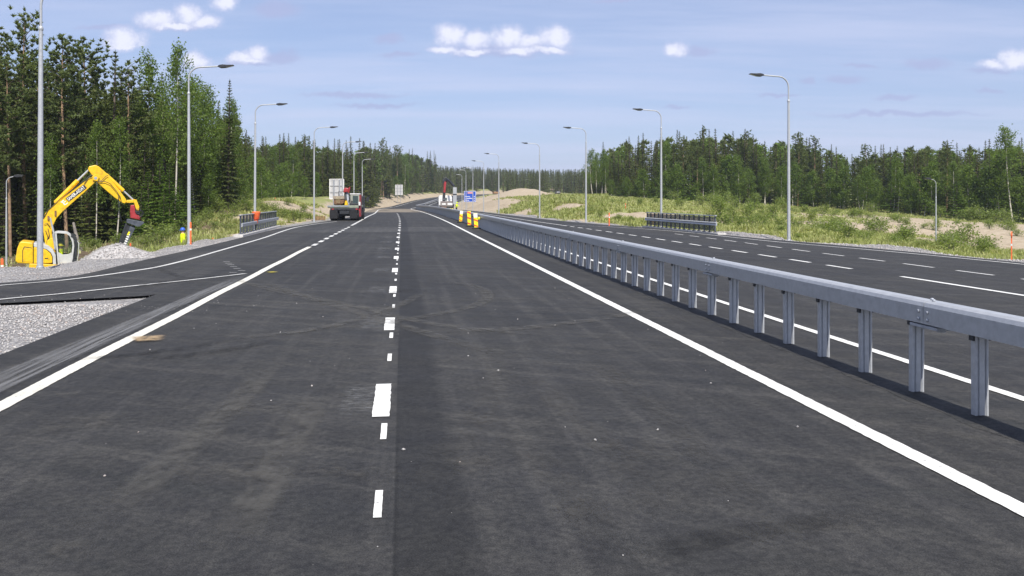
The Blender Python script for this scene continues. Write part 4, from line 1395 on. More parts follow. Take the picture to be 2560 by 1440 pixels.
# boom, stick, cylinders
bp = [(-0.05, 1.60), (-0.12, 2.0), (-0.19, 2.55), (-0.20, 3.10), (-0.12, 3.42), (0.12, 3.72), (0.62, 4.16), (1.20, 4.66), (1.78, 5.16), (1.95, 5.22), (2.10, 5.08), (2.06, 4.96),
      (1.55, 4.42), (0.98, 3.86), (0.62, 3.50), (0.36, 3.18), (0.20, 2.80), (0.16, 2.50), (0.25, 1.95), (0.20, 1.60)]
boom = MB().prism(bp, -0.20, 0.20, 'y').build('boom', YELLOW, ex, bevel=0.025)
MB().prism([(-0.10, 1.55), (0.34, 1.55), (0.36, 2.05), (0.18, 2.25), (-0.02, 2.15)], -0.30, -0.235, 'y').build('boom_bracket', YELLOW, ex, bevel=0.02)
MB().prism([(-0.10, 1.55), (0.34, 1.55), (0.36, 2.05), (0.18, 2.25), (-0.02, 2.15)], 0.235, 0.30, 'y').build('boom_bracket', YELLOW, ex, bevel=0.02)
stick = MB().prism([(1.72, 5.55), (1.76, 5.70), (2.05, 5.78), (2.20, 5.70), (2.62, 5.30), (2.72, 5.05), (3.06, 4.62), (3.40, 4.12), (3.44, 3.98), (3.36, 3.88), (3.22, 3.94), (2.90, 4.18), (2.45, 4.60), (2.13, 4.92), (2.0, 5.12), (1.85, 5.35)], -0.17, 0.17, 'y').build('stick', YELLOW, ex, bevel=0.025)
for yy in (-0.26, 0.26): MB().prism([(1.92, 5.02), (2.14, 4.98), (2.22, 5.22), (2.05, 5.34), (1.90, 5.22)], yy - 0.03, yy + 0.03, 'y').build('pivot_plate', YELLOW, stick, bevel=0.02)
MB().lathe([(0.03, -0.30), (0.075, -0.295), (0.075, 0.295), (0.03, 0.30)], (2.05, 0, 5.13), 14, 'y').build('pivot_pin', GALVD, stick)


def cylinder_(name, a, b, c, r1, r2, yy, mat):
    cy = MB().tube([(a[0], yy, a[1]), (b[0], yy, b[1])], r1, 14).build(name, mat, ex, smooth=True)
    MB().tube([(b[0], yy, b[1]), (c[0], yy, c[1])], r2, 12).build('piston_rod', GALV, cy, smooth=True)
    MB().lathe([(r1 * 0.5, -0.10), (r1 * 1.05, -0.095), (r1 * 1.05, 0.095), (r1 * 0.5, 0.10)], (a[0], yy, a[1]), 12, 'y').build('end_eye', mat, cy)
    return cy


cylinder_('stick_cylinder', (0.36, 3.98), (1.27, 5.01), (1.74, 5.52), 0.105, 0.05, 0.0, YELLOW)
cylinder_('bucket_cylinder', (2.55, 5.27), (3.30, 4.52), (3.76, 4.05), 0.095, 0.045, 0.0, YELLOW)
for yy in (-0.29, 0.29): cylinder_('lift_cylinder', (0.34, 1.75), (0.25, 2.45), (0.10, 3.22), 0.075, 0.04, yy, GALVD)
MB().prism([(3.40, 3.92), (3.46, 4.06), (3.90, 4.08), (3.92, 3.94), (3.60, 3.92)], -0.11, 0.11, 'y').build('link_arm', YELLOW, ex, bevel=0.015)
MB().prism([(3.74, 4.12), (3.90, 4.06), (4.02, 3.72), (4.0, 3.54), (3.88, 3.56), (3.80, 3.84)], -0.16, 0.16, 'y').build('tilt_link', YELLOW, ex, bevel=0.015)
# hydraulic hoses
hoses = [[(-0.18, 3.2), (0.0, 3.58), (0.5, 4.10), (1.1, 4.62), (1.62, 5.08), (1.85, 5.28), (2.0, 5.25)],
         [(1.55, 4.85), (1.72, 5.12), (1.9, 5.18), (2.05, 4.98), (2.3, 5.0), (2.5, 5.22), (2.60, 5.28)],
         [(2.2, 4.96), (2.45, 4.98), (2.7, 4.86), (3.0, 4.46), (3.15, 4.2), (3.2, 3.95)],
         [(3.08, 4.3), (3.06, 3.9), (3.12, 3.4), (3.2, 3.0)],
         [(3.9, 3.5), (4.12, 3.52), (4.22, 3.40), (4.14, 3.26), (3.98, 3.24)],
         [(3.86, 3.6), (4.06, 3.62), (4.18, 3.46), (4.10, 3.30)],
         [(-0.1, 2.6), (0.0, 2.3), (-0.05, 2.0), (0.05, 1.8)], [(0.0, 2.7), (0.06, 2.4), (0.0, 2.05)], [(-0.16, 2.9), (-0.02, 2.95), (0.1, 2.75)]]
for i, h_ in enumerate(hoses):
    MB().tube([(p[0], -0.235 - 0.01 * (i % 3), p[1]) for p in h_], 0.017, 6).build('hose', DARKM, ex, smooth=True)
MB().box(0.28, 0.36, -0.26, -0.205, 3.30, 3.55).build('work_lamp', RUST, boom)
MB().box(-0.02, 0.06, -0.26, -0.205, 3.10, 3.30).build('work_lamp', RUST, boom)
# hammer on a red tilt-rotator
at_ = empty('hammer', (0, 0, 0)); at_.parent = ex
MB().prism([(3.62, 3.80), (3.80, 3.82), (3.86, 3.40), (4.06, 3.24), (4.06, 3.06), (3.62, 3.16), (3.60, 3.5)], -0.16, 0.16, 'y').build('tilt_rotator', REDP, at_, bevel=0.03)
MB().prism([(3.80, 3.55), (4.02, 3.50), (4.06, 3.30), (3.86, 3.36)], -0.2, 0.2, 'y').build('rotator_motor', DARKM, at_, bevel=0.03)
dxx, dzz = Vector((0.97, 0, -0.24)), Vector((-0.24, 0, -0.97))
MB().prism([(3.46, 3.12), (3.60, 3.10), (4.24, 2.96), (4.22, 2.88), (4.04, 2.74), (3.92, 2.72), (3.44, 2.93)], -0.30, 0.30, 'y').build('mounting_plate', DARKSHADE, at_, bevel=0.02)
MB().prism([(3.40, 2.90), (3.84, 2.70), (3.34, 1.60), (3.28, 1.52), (3.10, 1.58), (3.02, 1.72)], -0.19, 0.19, 'y').build('hammer_housing', DARKM, at_, bevel=0.03)
MB().prism([(3.60, 2.76), (3.83, 2.66), (3.36, 1.66), (3.26, 1.72)], -0.205, -0.192, 'y').build('side_plate', DARKSHADE, at_)
MB().tube([(3.19, 0, 1.60), (3.04, 0, 1.22)], [0.06, 0.05], 10).build('chisel', GALVD, at_)
mk = MB()
rr = random.Random(6)
for i in range(5):
    t0 = 0.30 + i * 0.115
    c0 = Vector((3.64, 0, 2.66)).lerp(Vector((3.30, 0, 1.72)), t0)
    mk.prism([(c0.x - 0.05, c0.z + 0.02), (c0.x + 0.06, c0.z - 0.03), (c0.x + 0.03, c0.z - 0.09), (c0.x - 0.08, c0.z - 0.04)], -0.211, -0.2055, 'y')
mk.build('white_mark', WHITEP, at_)
MB().prism([(3.53, 2.50), (3.60, 2.47), (3.52, 2.30), (3.45, 2.33)], -0.212, -0.2055, 'y').build('yellow_mark', YREFL, at_)
# maker's strip on the boom
bang = math.atan2(4.66 - 4.16, 1.20 - 0.62)


def bpt(u, v):   # along / across the boom
    return (0.86 + math.cos(bang) * u - math.sin(bang) * v, 4.09 + math.sin(bang) * u + math.cos(bang) * v)


plate = MB().prism([bpt(-0.06, -0.11), bpt(0.98, -0.11), bpt(0.98, 0.11), bpt(-0.06, 0.11)], -0.206, -0.2015, 'y').build('name_plate', DARKM, boom)


def text_mesh(name, body, size, mat, parent, origin, ang, ypos, extr=0.002, xs=1.0):
    cu = bpy.data.curves.new(name, 'FONT')
    cu.body = body; cu.size = size; cu.extrude = extr; cu.align_x = 'LEFT'; cu.align_y = 'CENTER'; cu.offset = size * 0.022
    o = bpy.data.objects.new('tmp', cu); COL.objects.link(o)
    dg = bpy.context.evaluated_depsgraph_get()
    nm = bpy.data.meshes.new_from_object(o.evaluated_get(dg))
    bpy.data.objects.remove(o)
    nm.name = name; nm.materials.clear(); nm.materials.append(mat)
    t_ = link(name, nm, parent)
    t_.matrix_local = Matrix.Translation((origin[0], ypos, origin[1])) @ Matrix.Rotation(-ang, 4, 'Y') @ Matrix.Rotation(math.pi / 2, 4, 'X') @ Matrix.Diagonal((xs, 1, 1, 1))
    return t_


tw = text_mesh('lettering', 'SAHER-AIDAT', 0.21, WHITEP, plate, bpt(-0.03, 0.0), bang, -0.209)
tw.scale = tw.scale
wtx = max(v.co.x for v in tw.data.vertices)
tw.data.transform(Matrix.Diagonal((0.96 / wtx, 1, 1, 1)))
for (a, b, c_, d_) in ((-0.33, -0.16, 0.07, 0.12), (-0.30, -0.13, -0.01, 0.03), (-0.30, -0.25, -0.12, 0.10), (-0.27, -0.12, -0.13, -0.09)):
    MB().prism([bpt(a, c_), bpt(b, c_), bpt(b, d_), bpt(a, d_)], -0.205, -0.2012, 'y').build('emblem', WHITEP, boom)
op = person(tuple(EXO + Matrix.Rotation(math.atan2(0.461, 0.887), 3, 'Z') @ Vector((0.53, -0.36, 0.40))), math.atan2(0.461, 0.887) + math.pi / 2, 'operator in yellow helmet and jacket sitting in the excavator cab', YREFL, arms='forward', seated=True)
op.scale = (0.88, 0.88, 0.88)

# ------------------------------------------------------------------ truck with red cab parked on the left (rear view)
x0, y0 = ground(861, 551.5)
tk = empty('service_truck', (x0, y0, 0), math.radians(5), 'parked dark truck with red cab carrying a digger arm and rusty bucket', 'truck')


def wheel(parent, x, y, z, r, wd):
    wt = MB().lathe([(r * 0.55, -wd / 2), (r * 0.92, -wd / 2), (r, -wd * 0.32), (r, wd * 0.32), (r * 0.92, wd / 2), (r * 0.55, wd / 2)], (0, 0, 0), 20, 'x').build('wheel', RUBBER, parent, smooth=True)
    wt.location = (x, y, z)
    MB().lathe([(0.04, -wd * 0.40), (r * 0.5, -wd * 0.36), (r * 0.54, wd * 0.36), (0.04, wd * 0.40)], (0, 0, 0), 14, 'x').build('rim', GALVD, wt, smooth=True)
    return wt


for yy in (0.7, 2.1, 5.6):
    for xx in (-1.18, -0.72, 0.72, 1.18): wheel(tk, xx, yy, 0.52, 0.52, 0.34)
MB().box(-0.45, 0.45, 0.0, 7.0, 0.62, 0.95).build('chassis', DARKM, tk)
MB().box(-1.35, -0.62, -0.15, 0.05, 0.20, 0.98).box(0.50, 1.2, -0.15, 0.05, 0.20, 0.98).build('mud_flap', RUBBER, tk)
MB().box(-1.3, 1.3, -0.05, 0.1, 0.98, 1.18).build('rear_bumper', DARKM, tk, bevel=0.02)
dk = MB().box(-1.55, 1.30, 0.0, 5.2, 1.18, 1.42).build('deck', GREENGREY, tk, bevel=0.03)
MB().box(-1.57, 0.45, -0.06, -0.005, 1.30, 1.40).build('deck_rail', GALVD, dk)
bk = MB().prism([(-1.02, 1.62), (-0.98, 2.08), (-0.08, 2.12), (-0.02, 1.70), (-0.30, 1.50), (-0.85, 1.50)], 0.2, 1.2, 'y').build('bucket', RUST, tk, bevel=0.03)
MB().box(-1.06, -0.02, 0.14, 0.19, 2.02, 2.30).build('bucket_lip', principled('pale_rust', (0.33, 0.27, 0.20), 0.7), bk, bevel=0.01)
for q in (-0.70, -0.52):
    MB().tube([(q, 0.12, 2.22), (q - 0.07, 0.05, 1.95), (q - 0.03, 0.02, 1.66), (q + 0.07, 0.02, 1.66), (q + 0.10, 0.05, 1.95), (q + 0.04, 0.1, 2.15)], 0.014, 6).build('sling', principled('pale_rope', (0.45, 0.40, 0.22), 0.8), bk)
MB().prism([(-0.02, 1.45), (0.28, 1.45), (0.22, 1.86), (0.04, 1.86)], 0.3, 0.5, 'y').build('arm_bracket', YELLOW, tk)
MB().beam((0.30, 0.7, 1.4), (0.16, 0.9, 2.85), 0.20, 0.26).build('lower_arm', GALVD, tk, bevel=0.03)
MB().beam((0.02, 0.6, 1.9), (0.05, 0.8, 2.75), 0.16, 0.16).build('black_arm', DARKM, tk, bevel=0.03)
MB().prism([(-0.16, 2.62), (0.30, 2.70), (0.32, 3.02), (0.02, 3.10), (-0.14, 2.95)], 0.5, 1.0, 'y').build('arm_head', REDP, tk, bevel=0.05)
MB().beam((0.30, 0.6, 2.6), (0.42, 0.7, 3.15), 0.10, 0.12).build('arm_tip', REDP, tk, bevel=0.02)
MB().tube([(0.40, 0.2, 1.9), (0.30, 0.12, 1.6), (0.38, 0.1, 1.3), (0.55, 0.1, 1.5), (0.50, 0.15, 1.8)], 0.03, 6).build('hose', DARKM, tk, smooth=True)
ub = MB().box(0.42, 1.28, 1.2, 2.8, 1.42, 2.45).build('machine_cab', principled('drab_paint', (0.30, 0.31, 0.26), 0.55), tk, bevel=0.05)
MB().box(0.36, 1.32, 1.15, 2.85, 2.452, 2.54).build('cab_roof', WHITEP, ub, bevel=0.02)
MB().box(0.66, 1.16, 1.18, 1.198, 1.55, 2.32).build('rear_window', DGLASS, ub)
MB().box(0.50, 0.64, 1.185, 1.199, 1.55, 1.85).build('vent', DARKM, ub)
MB().box(0.35, 1.25, 0.9, 1.19, 1.42, 1.62).build('engine_cover', DARKM, ub, bevel=0.03)
MB().box(-0.05, 0.40, 1.0, 3.4, 1.43, 2.15).box(-1.2, -0.05, 2.0, 3.6, 1.43, 1.95).build('machinery_block', DARKM, tk, bevel=0.06)
MB().box(-1.25, 1.22, 0.9, 6.6, 0.40, 1.16).build('underbody', DARKM, tk)
rk = MB()
for p, q in (((-0.72, 2.2), (-0.72, 2.72)), ((-0.72, 2.72), (0.05, 2.76)), ((0.5, 2.54), (0.5, 2.82)), ((0.5, 2.82), (1.25, 2.84)), ((1.25, 2.84), (1.25, 2.54)), ((0.75, 2.54), (0.75, 2.83)), ((1.0, 2.54), (1.0, 2.83))):
    rk.beam((p[0], 1.5, p[1]), (q[0], 1.5, q[1]), 0.03, 0.03)
rk.build('roof_rack', DARKM, tk)
rc = MB().box(-1.2, 1.3, 5.2, 7.2, 0.75, 2.35).build('truck_cab', DARKM, tk, bevel=0.08)
MB().box(1.285, 1.36, 1.25, 2.75, 1.45, 2.42).build('side_stripe', REDP, tk)
MB().box(1.28, 1.44, 0.4, 1.6, 0.35, 1.40).build('side_box', REDP, tk, bevel=0.03)
MB().box(1.30, 1.46, 0.15, 0.38, 1.42, 1.75).build('marker_panel', WHITEP, tk)
MB().beam((1.42, 5.4, 1.9), (1.72, 5.3, 2.05), 0.05, 0.05).box(1.60, 1.86, 5.2, 5.3, 1.75, 2.25).build('mirror', DARKM, tk)
for xx in (-1.15, 1.05): MB().box(xx, xx + 0.2, -0.07, -0.052, 1.02, 1.13).build('tail_lamp', REDP, tk)
pl = MB()
x1, y1 = ground(801, 551)
pal = empty('wooden_crate', (x1, y1, tz(x1, y1) + 0.02), 0.2, 'low brown plank crate lying between the lamp post and the truck', 'crate')
for i in range(3): MB().box(-0.46, 0.46, -0.3, -0.27, 0.02 + i * 0.12, 0.125 + i * 0.12).build('plank', WOOD, pal)
for i in range(4): MB().box(-0.46 + i * 0.24, -0.26 + i * 0.24, -0.27, 0.4, 0.34, 0.365).build('plank', WOOD, pal)
for q in (-0.44, 0.40): MB().box(q, q + 0.05, -0.268, 0.4, 0.0, 0.338).build('batten', WOOD, pal)

# ------------------------------------------------------------------ white crane truck behind the barrier
x0, y0 = at(1118, 524, 150)[:2]
zt0 = float(ref_z(150))
ct = empty('crane_truck', (x0, y0, zt0), 0.16, 'white truck seen from behind lifting a steel beam with its crane', 'truck')
for yy in (0.8, 5.2):
    for xx in (-1.0, 1.0): wheel(ct, xx, yy, 0.5, 0.5, 0.36)
MB().box(-0.5, 0.5, 0.1, 6.5, 0.55, 0.85).build('chassis', DARKM, ct)
MB().box(-1.2, 1.2, 0.0, 3.6, 0.86, 1.02).build('flat_bed', GALVD, ct)
MB().box(-1.2, 1.2, -0.06, -0.002, 0.80, 1.75).build('tail_board', principled('grey_brown_paint', (0.20, 0.17, 0.16), 0.6), ct, bevel=0.02)
MB().box(-0.95, -0.25, -0.1, -0.062, 1.10, 1.38).build('white_box', WHITEP, ct)
MB().box(0.05, 0.95, -0.1, -0.062, 1.05, 1.42).build('white_box', WHITEP, ct)
MB().box(-0.95, -0.15, -0.09, -0.01, 0.52, 0.78).build('rear_lamp_bar', RUST, ct)
MB().box(0.15, 1.1, -0.09, -0.01, 0.50, 0.78).build('rear_lamp_bar', DARKM, ct)
cbm = MB().prism([(-1.2, 0.75), (1.2, 0.75), (1.2, 2.3), (1.05, 2.75), (-1.05, 2.75), (-1.2, 2.3)], 3.9, 5.9, 'y').build('truck_cab', WHITEP, ct, bevel=0.08)
MB().box(-0.2, 0.3, 3.86, 3.898, 1.85, 2.35).build('rear_window', DGLASS, cbm)
rf = MB()
for p, q in (((-1.15, 0.4), (-1.15, 2.1)), ((1.15, 0.4), (1.15, 2.1)), ((-1.15, 1.55), (1.15, 1.55)), ((-1.15, 2.1), (1.15, 2.1)), ((0, 0.9), (0, 1.55))):
    rf.beam((p[0], 0.3, p[1]), (q[0], 0.3, q[1]), 0.06, 0.07)
rf.build('load_frame', GALVD, ct)
for q in (-0.3, 0.05, 0.4, 0.75): MB().box(q, q + 0.26, -0.35, -0.15, 0.10, 0.48).build('yellow_weight', YREFL, ct, bevel=0.02)
crn = empty('crane', (0, 0, 0)); crn.parent = ct
MB().beam((-0.35, 3.4, 0.95), (-0.25, 3.4, 3.4), 0.44, 0.44).build('mast', DARKM, crn)
MB().beam((-0.25, 3.35, 3.3), (-0.05, 3.3, 5.25), 0.34, 0.42).build('lower_boom', REDP, crn)
MB().prism([(-0.42, 4.85), (0.12, 5.05), (0.42, 5.55), (0.15, 6.0), (-0.28, 5.85), (-0.55, 5.3)], 3.1, 3.5, 'y').build('knuckle', DARKM, crn, bevel=0.05)
MB().beam((0.10, 3.2, 5.72), (0.65, 2.2, 5.25), 0.34, 0.38).beam((0.65, 2.2, 5.25), (1.28, 0.6, 4.35), 0.30, 0.34).build('outer_boom', DARKM, crn)
MB().tube([(-0.32, 3.2, 3.4), (-0.28, 3.15, 5.0)], 0.07, 8).build('boom_cylinder', REDP, crn)
MB().box(1.10, 1.48, 0.45, 0.75, 3.45, 4.35).build('grab', DARKM, crn, bevel=0.05)
MB().box(-1.42, -1.22, 3.9, 4.0, 1.2, 1.6).build('mirror', DARKM, ct)
x1, _, zt1 = at(1137, 470, 149.5); zb1 = at(1139, 508, 149.5)[2]
bmx = empty('steel_beam', (x1, 149.7, zb1 - 0.2), 0.0, 'upright pale grey steel beam hanging from the crane', 'beam')
hb = zt1 - zb1 + 0.3
MB().box(-0.32, 0.32, -0.12, 0.12, 0, hb).build('web', GALV, bmx, bevel=0.02)
MB().box(-0.34, 0.34, -0.14, -0.122, hb * 0.55, hb * 0.62).build('strap', DARKM, bmx)

# ------------------------------------------------------------------ far machines
x0, y0, z0 = at(1241, 489, 415)
zz_ = max(float(ref_z(415)), tz(x0, y0))
fx = empty('road_machine', (x0, y0, zz_), 0.3, 'tiny orange-brown machine on the far bend of the road', 'machine')
for q in (-1.0, 1.0): MB().prism([(-1.6, 0.1), (-1.4, 0.0), (1.4, 0.0), (1.6, 0.1), (1.6, 0.6), (1.4, 0.75), (-1.4, 0.75), (-1.6, 0.6)], q - 0.3, q + 0.3, 'y').build('track', RUBBER, fx)
MB().box(-1.7, 1.5, -1.1, 1.1, 0.8, 1.7).build('body', principled('faded_orange', (0.30, 0.17, 0.08), 0.6), fx, bevel=0.1)
MB().box(-0.2, 1.0, -1.0, 0.1, 1.7, 2.7).build('cab', DARKM, fx, bevel=0.08)
MB().beam((0.9, 0.3, 1.6), (0.6, 0.3, 3.6), 0.35, 0.4).beam((0.6, 0.3, 3.5), (1.6, 0.3, 2.6), 0.3, 0.3).build('arm', DARKM, fx)

x0, y0, z0 = at(1396, 489.5, 345)
cr = empty('parked_car', (x0, y0, tz(x0, y0)), 0.1, 'small dark car seen from behind on the far gravel track', 'car')
MB().prism([(-0.85, 0.25), (0.85, 0.25), (0.88, 0.75), (0.80, 0.95), (-0.80, 0.95), (-0.88, 0.75)], 0, 4.2, 'y').build('body', CARDARK, cr, bevel=0.08)
MB().prism([(0.15, 0.95), (3.1, 0.95), (2.4, 1.48), (0.5, 1.5)], -0.72, 0.72, 'x').build('cabin', CARDARK, cr, bevel=0.08)
MB().add([(-0.6, 0.21, 1.0), (0.6, 0.21, 1.0), (0.55, 0.44, 1.4), (-0.55, 0.44, 1.4)], [(0, 1, 2, 3)]).build('rear_window', DGLASS, cr)
for xx in (-0.78, 0.78):
    for yy in (0.8, 3.3): wheel(cr, xx, yy, 0.31, 0.31, 0.2)
    MB().box(xx - 0.07, xx + 0.07, -0.02, 0.02, 0.65, 0.8).build('tail_lamp', REDP, cr)
# ------------------------------------------------------------------ vegetation
L_SPRUCE = leafmat('spruce_needles', ((0.068, 0.086, 0.025), (0.098, 0.118, 0.032), (0.130, 0.145, 0.038)), 0.30)
L_PINE = leafmat('pine_needles', ((0.100, 0.132, 0.044), (0.128, 0.160, 0.052), (0.165, 0.190, 0.060)), 0.30)
L_BIRCH = leafmat('birch_leaves', ((0.095, 0.150, 0.026), (0.125, 0.185, 0.034), (0.150, 0.200, 0.044)), 0.42)
L_BUSH = leafmat('bush_leaves', ((0.140, 0.190, 0.042), (0.180, 0.230, 0.060), (0.215, 0.245, 0.085)), 0.40)
L_YOUNG = leafmat('young_spruce_needles', ((0.085, 0.145, 0.022), (0.105, 0.165, 0.028), (0.130, 0.185, 0.034)), 0.36)
L_GRASS = leafmat('grass_blades', ((0.24, 0.285, 0.085), (0.31, 0.33, 0.125), (0.41, 0.37, 0.21)), 0.35)
B_TWIG = principled('twigs', (0.10, 0.075, 0.055), 0.9, 0, 0.2, 0.2, 3.0)
B_PINE = principled('pine_bark', (0.30, 0.20, 0.125), 0.9, 0, 0.2, 0.25, 3.0)
B_SPRUCE = principled('spruce_bark', (0.13, 0.10, 0.08), 0.9, 0, 0.2, 0.25, 3.0)
B_BIRCH = principled('birch_bark', (0.58, 0.53, 0.46), 0.8, 0, 0.2, 0.10, 3.0, grime=(0.06, 0.05, 0.045, 0.8))
B_DEAD = principled('dead_wood', (0.25, 0.22, 0.19), 0.9, 0, 0.2, 0.2, 3.0)


def tube_np(pts, rad, n=6):
    m = MB(); m.tube(pts, rad, n, cap=False)
    V = np.array([tuple(v) for v in m.v]); Q = np.array(m.f)
    return V, np.vstack([Q[:, [0, 1, 2]], Q[:, [0, 2, 3]]])


class Tris:
    def __init__(self): self.V, self.F, self.n = [], [], 0

    def add(self, V, Fc):
        V = np.asarray(V, float).reshape(-1, 3)
        self.V.append(V); self.F.append(np.asarray(Fc) + self.n); self.n += len(V)

    def soup(self, T):
        T = np.asarray(T, float).reshape(-1, 3, 3)
        self.add(T.reshape(-1, 3), np.arange(len(T) * 3).reshape(-1, 3))

    def get(self):
        return np.vstack(self.V), np.vstack(self.F)


def leaf_soup(C, size, rng, flat=0.0):
    """random small triangles round the points C"""
    n = len(C)
    a = rng.normal(size=(n, 3)); a[:, 2] *= 1 - flat; a /= np.linalg.norm(a, axis=1)[:, None]
    b = rng.normal(size=(n, 3)); b[:, 2] *= 1 - flat
    b -= (b * a).sum(1)[:, None] * a; b /= np.linalg.norm(b, axis=1)[:, None]
    s = (size * rng.uniform(0.6, 1.4, n))[:, None]
    return np.stack([C + a * s, C - a * s * 0.5 + b * s * 0.62, C - a * s * 0.5 - b * s * 0.62], 1)


def gen_spruce(seed, H=12.0, R=1.75, bare=0.05, step=0.36, dens=1.0, size=0.30):
    rng = np.random.default_rng(seed)
    T = []
    z = H * bare + 0.2
    while z < H * 0.985:
        f = z / H
        prof = (1 - f) ** 0.92
        Lm = R * prof * rng.uniform(0.82, 1.12) + 0.03
        nb = max(4, int(rng.integers(5, 8) * min(1.0, 0.6 + dens * 0.4)))
        a0 = rng.uniform(0, 6.28)
        for k in range(nb):
            if rng.random() < 0.08: continue
            az = a0 + 6.283 * k / nb + rng.normal() * 0.25
            L_ = Lm * rng.uniform(0.62, 1.15)
            up = 0.55 * (f ** 2.2) - 0.30 * (1 - f) + rng.normal() * 0.06
            d = np.array([math.cos(az), math.sin(az)])
            m = max(2, int(L_ / (0.21 / dens)))
            t = (np.arange(m) + rng.uniform(0.2, 0.8, m)) / m
            t = 0.06 + 0.94 * t
            P = np.stack([d[0] * L_ * t, d[1] * L_ * t, z + up * L_ * t + 0.16 * L_ * t ** 2.2], 1)
            side = np.array([-d[1], d[0], 0])
            fwd = np.array([d[0], d[1], up])
            wsz = size * min(1.0, 0.34 + 1.6 * (1 - f)) * (1.15 - 0.55 * t) * rng.uniform(0.7, 1.25, m)
            for sg in (-1, 1):
                tip = P + side * (sg * wsz)[:, None] + fwd * (wsz * 0.65)[:, None]; tip[:, 2] -= wsz * rng.uniform(0.05, 0.65, m)
                base = P + fwd * (wsz * 0.55)[:, None]
                P2 = P - fwd * (wsz * 0.20)[:, None]; P2[:, 2] += 0.02
                T.append(np.stack([P2, base, tip], 1))
            hang = P + fwd * (wsz * 0.1)[:, None] + rng.normal(size=(m, 3)) * 0.04; hang[:, 2] -= wsz * 0.8
            T.append(np.stack([P - fwd * (wsz * 0.35)[:, None], P + fwd * (wsz * 0.35)[:, None], hang], 1))
        z += step * rng.uniform(0.8, 1.2) * (0.65 + 0.5 * (1 - f))
    top = np.array([[[-.05, 0, H - .45], [.05, 0, H - .45], [0, 0, H - .02]], [[0, -.05, H - .45], [0, .05, H - .45], [0, 0, H - .02]]])
    T.append(top)
    c = Tris(); c.soup(np.concatenate(T))
    k = Tris(); k.add(*tube_np([(0, 0, -0.5), (0.02, 0, H * 0.5), (0, 0, H * 0.97)], [0.013 * H, 0.008 * H, 0.02], 6))
    return c.get(), k.get()


def gen_pine(seed, H=14.0, crown=0.45, R=1.9, dens=1.0, tuft=13, size=0.22):
    rng = np.random.default_rng(seed)
    tr = Tris(); tw_ = Tris(); C = []
    bx, by = rng.normal() * 0.15, rng.normal() * 0.15
    axis = lambda z: np.array([bx * math.sin(z / H * 2.5), by * math.sin(z / H * 3.1), z])
    tr.add(*tube_np([axis(z) for z in (-0.5, H * .25, H * .5, H * .75, H * .97)], [0.0092 * H, 0.0080 * H, 0.0068 * H, 0.0045 * H, 0.015], 7))
    nb = int(46 * (0.7 + 0.3 * dens))
    for i in range(nb):
        f = (i + rng.random()) / nb
        z = H * (crown + (1 - crown) * f * 0.97)
        env = R * (0.45 + 0.75 * math.sin(math.pi * min(1, 0.16 + f * 0.86)) ** 0.8) * (1 - 0.55 * f)
        L_ = env * rng.uniform(0.6, 1.2)
        az = i * 2.4 + rng.normal() * 0.4
        up = 0.15 + 0.75 * f + rng.normal() * 0.15
        d = np.array([math.cos(az), math.sin(az), up])
        p0 = axis(z)
        p1 = p0 + d * L_ * 0.55; p2 = p0 + d * L_ * np.array([1, 1, 0.85])
        tw_.add(*tube_np([p0, p1, p2], [0.030, 0.018, 0.006], 4))
        m = max(2, int(L_ / (0.30 / dens)))
        for t in np.linspace(0.30, 1.05, m):
            c = p0 + d * L_ * t + rng.normal(size=3) * 0.14
            C.append(c)
            if rng.random() < 0.6: C.append(c + rng.normal(size=3) * 0.26)
    for i in range(9):                       # dead stubs below the crown
        z = H * rng.uniform(0.18, crown + 0.05); az = rng.uniform(0, 6.28); L_ = rng.uniform(0.4, 1.2)
        p0 = axis(z); p1 = p0 + np.array([math.cos(az) * L_, math.sin(az) * L_, -0.1 * L_])
        tw_.add(*tube_np([p0, p1], [0.018, 0.005], 3))
    C = np.array(C)
    C = np.vstack([C, [[*axis(H)[:2], H - 0.1], [*axis(H)[:2], H + 0.15]]])
    T = []
    for c in C:
        a = rng.normal(size=(tuft, 3)); a[:, 2] = np.abs(a[:, 2]) * 0.8 + 0.15
        a /= np.linalg.norm(a, axis=1)[:, None]
        s = size * rng.uniform(0.8, 1.7, tuft)[:, None]
        sd = np.cross(a, rng.normal(size=(tuft, 3))); sd /= np.linalg.norm(sd, axis=1)[:, None]
        T.append(np.stack([c + a * s, c + sd * s * 0.26 - a * s * 0.25, c - sd * s * 0.26 - a * s * 0.25], 1))
    cr = Tris(); cr.soup(np.concatenate(T))
    return cr.get(), tr.get(), tw_.get()


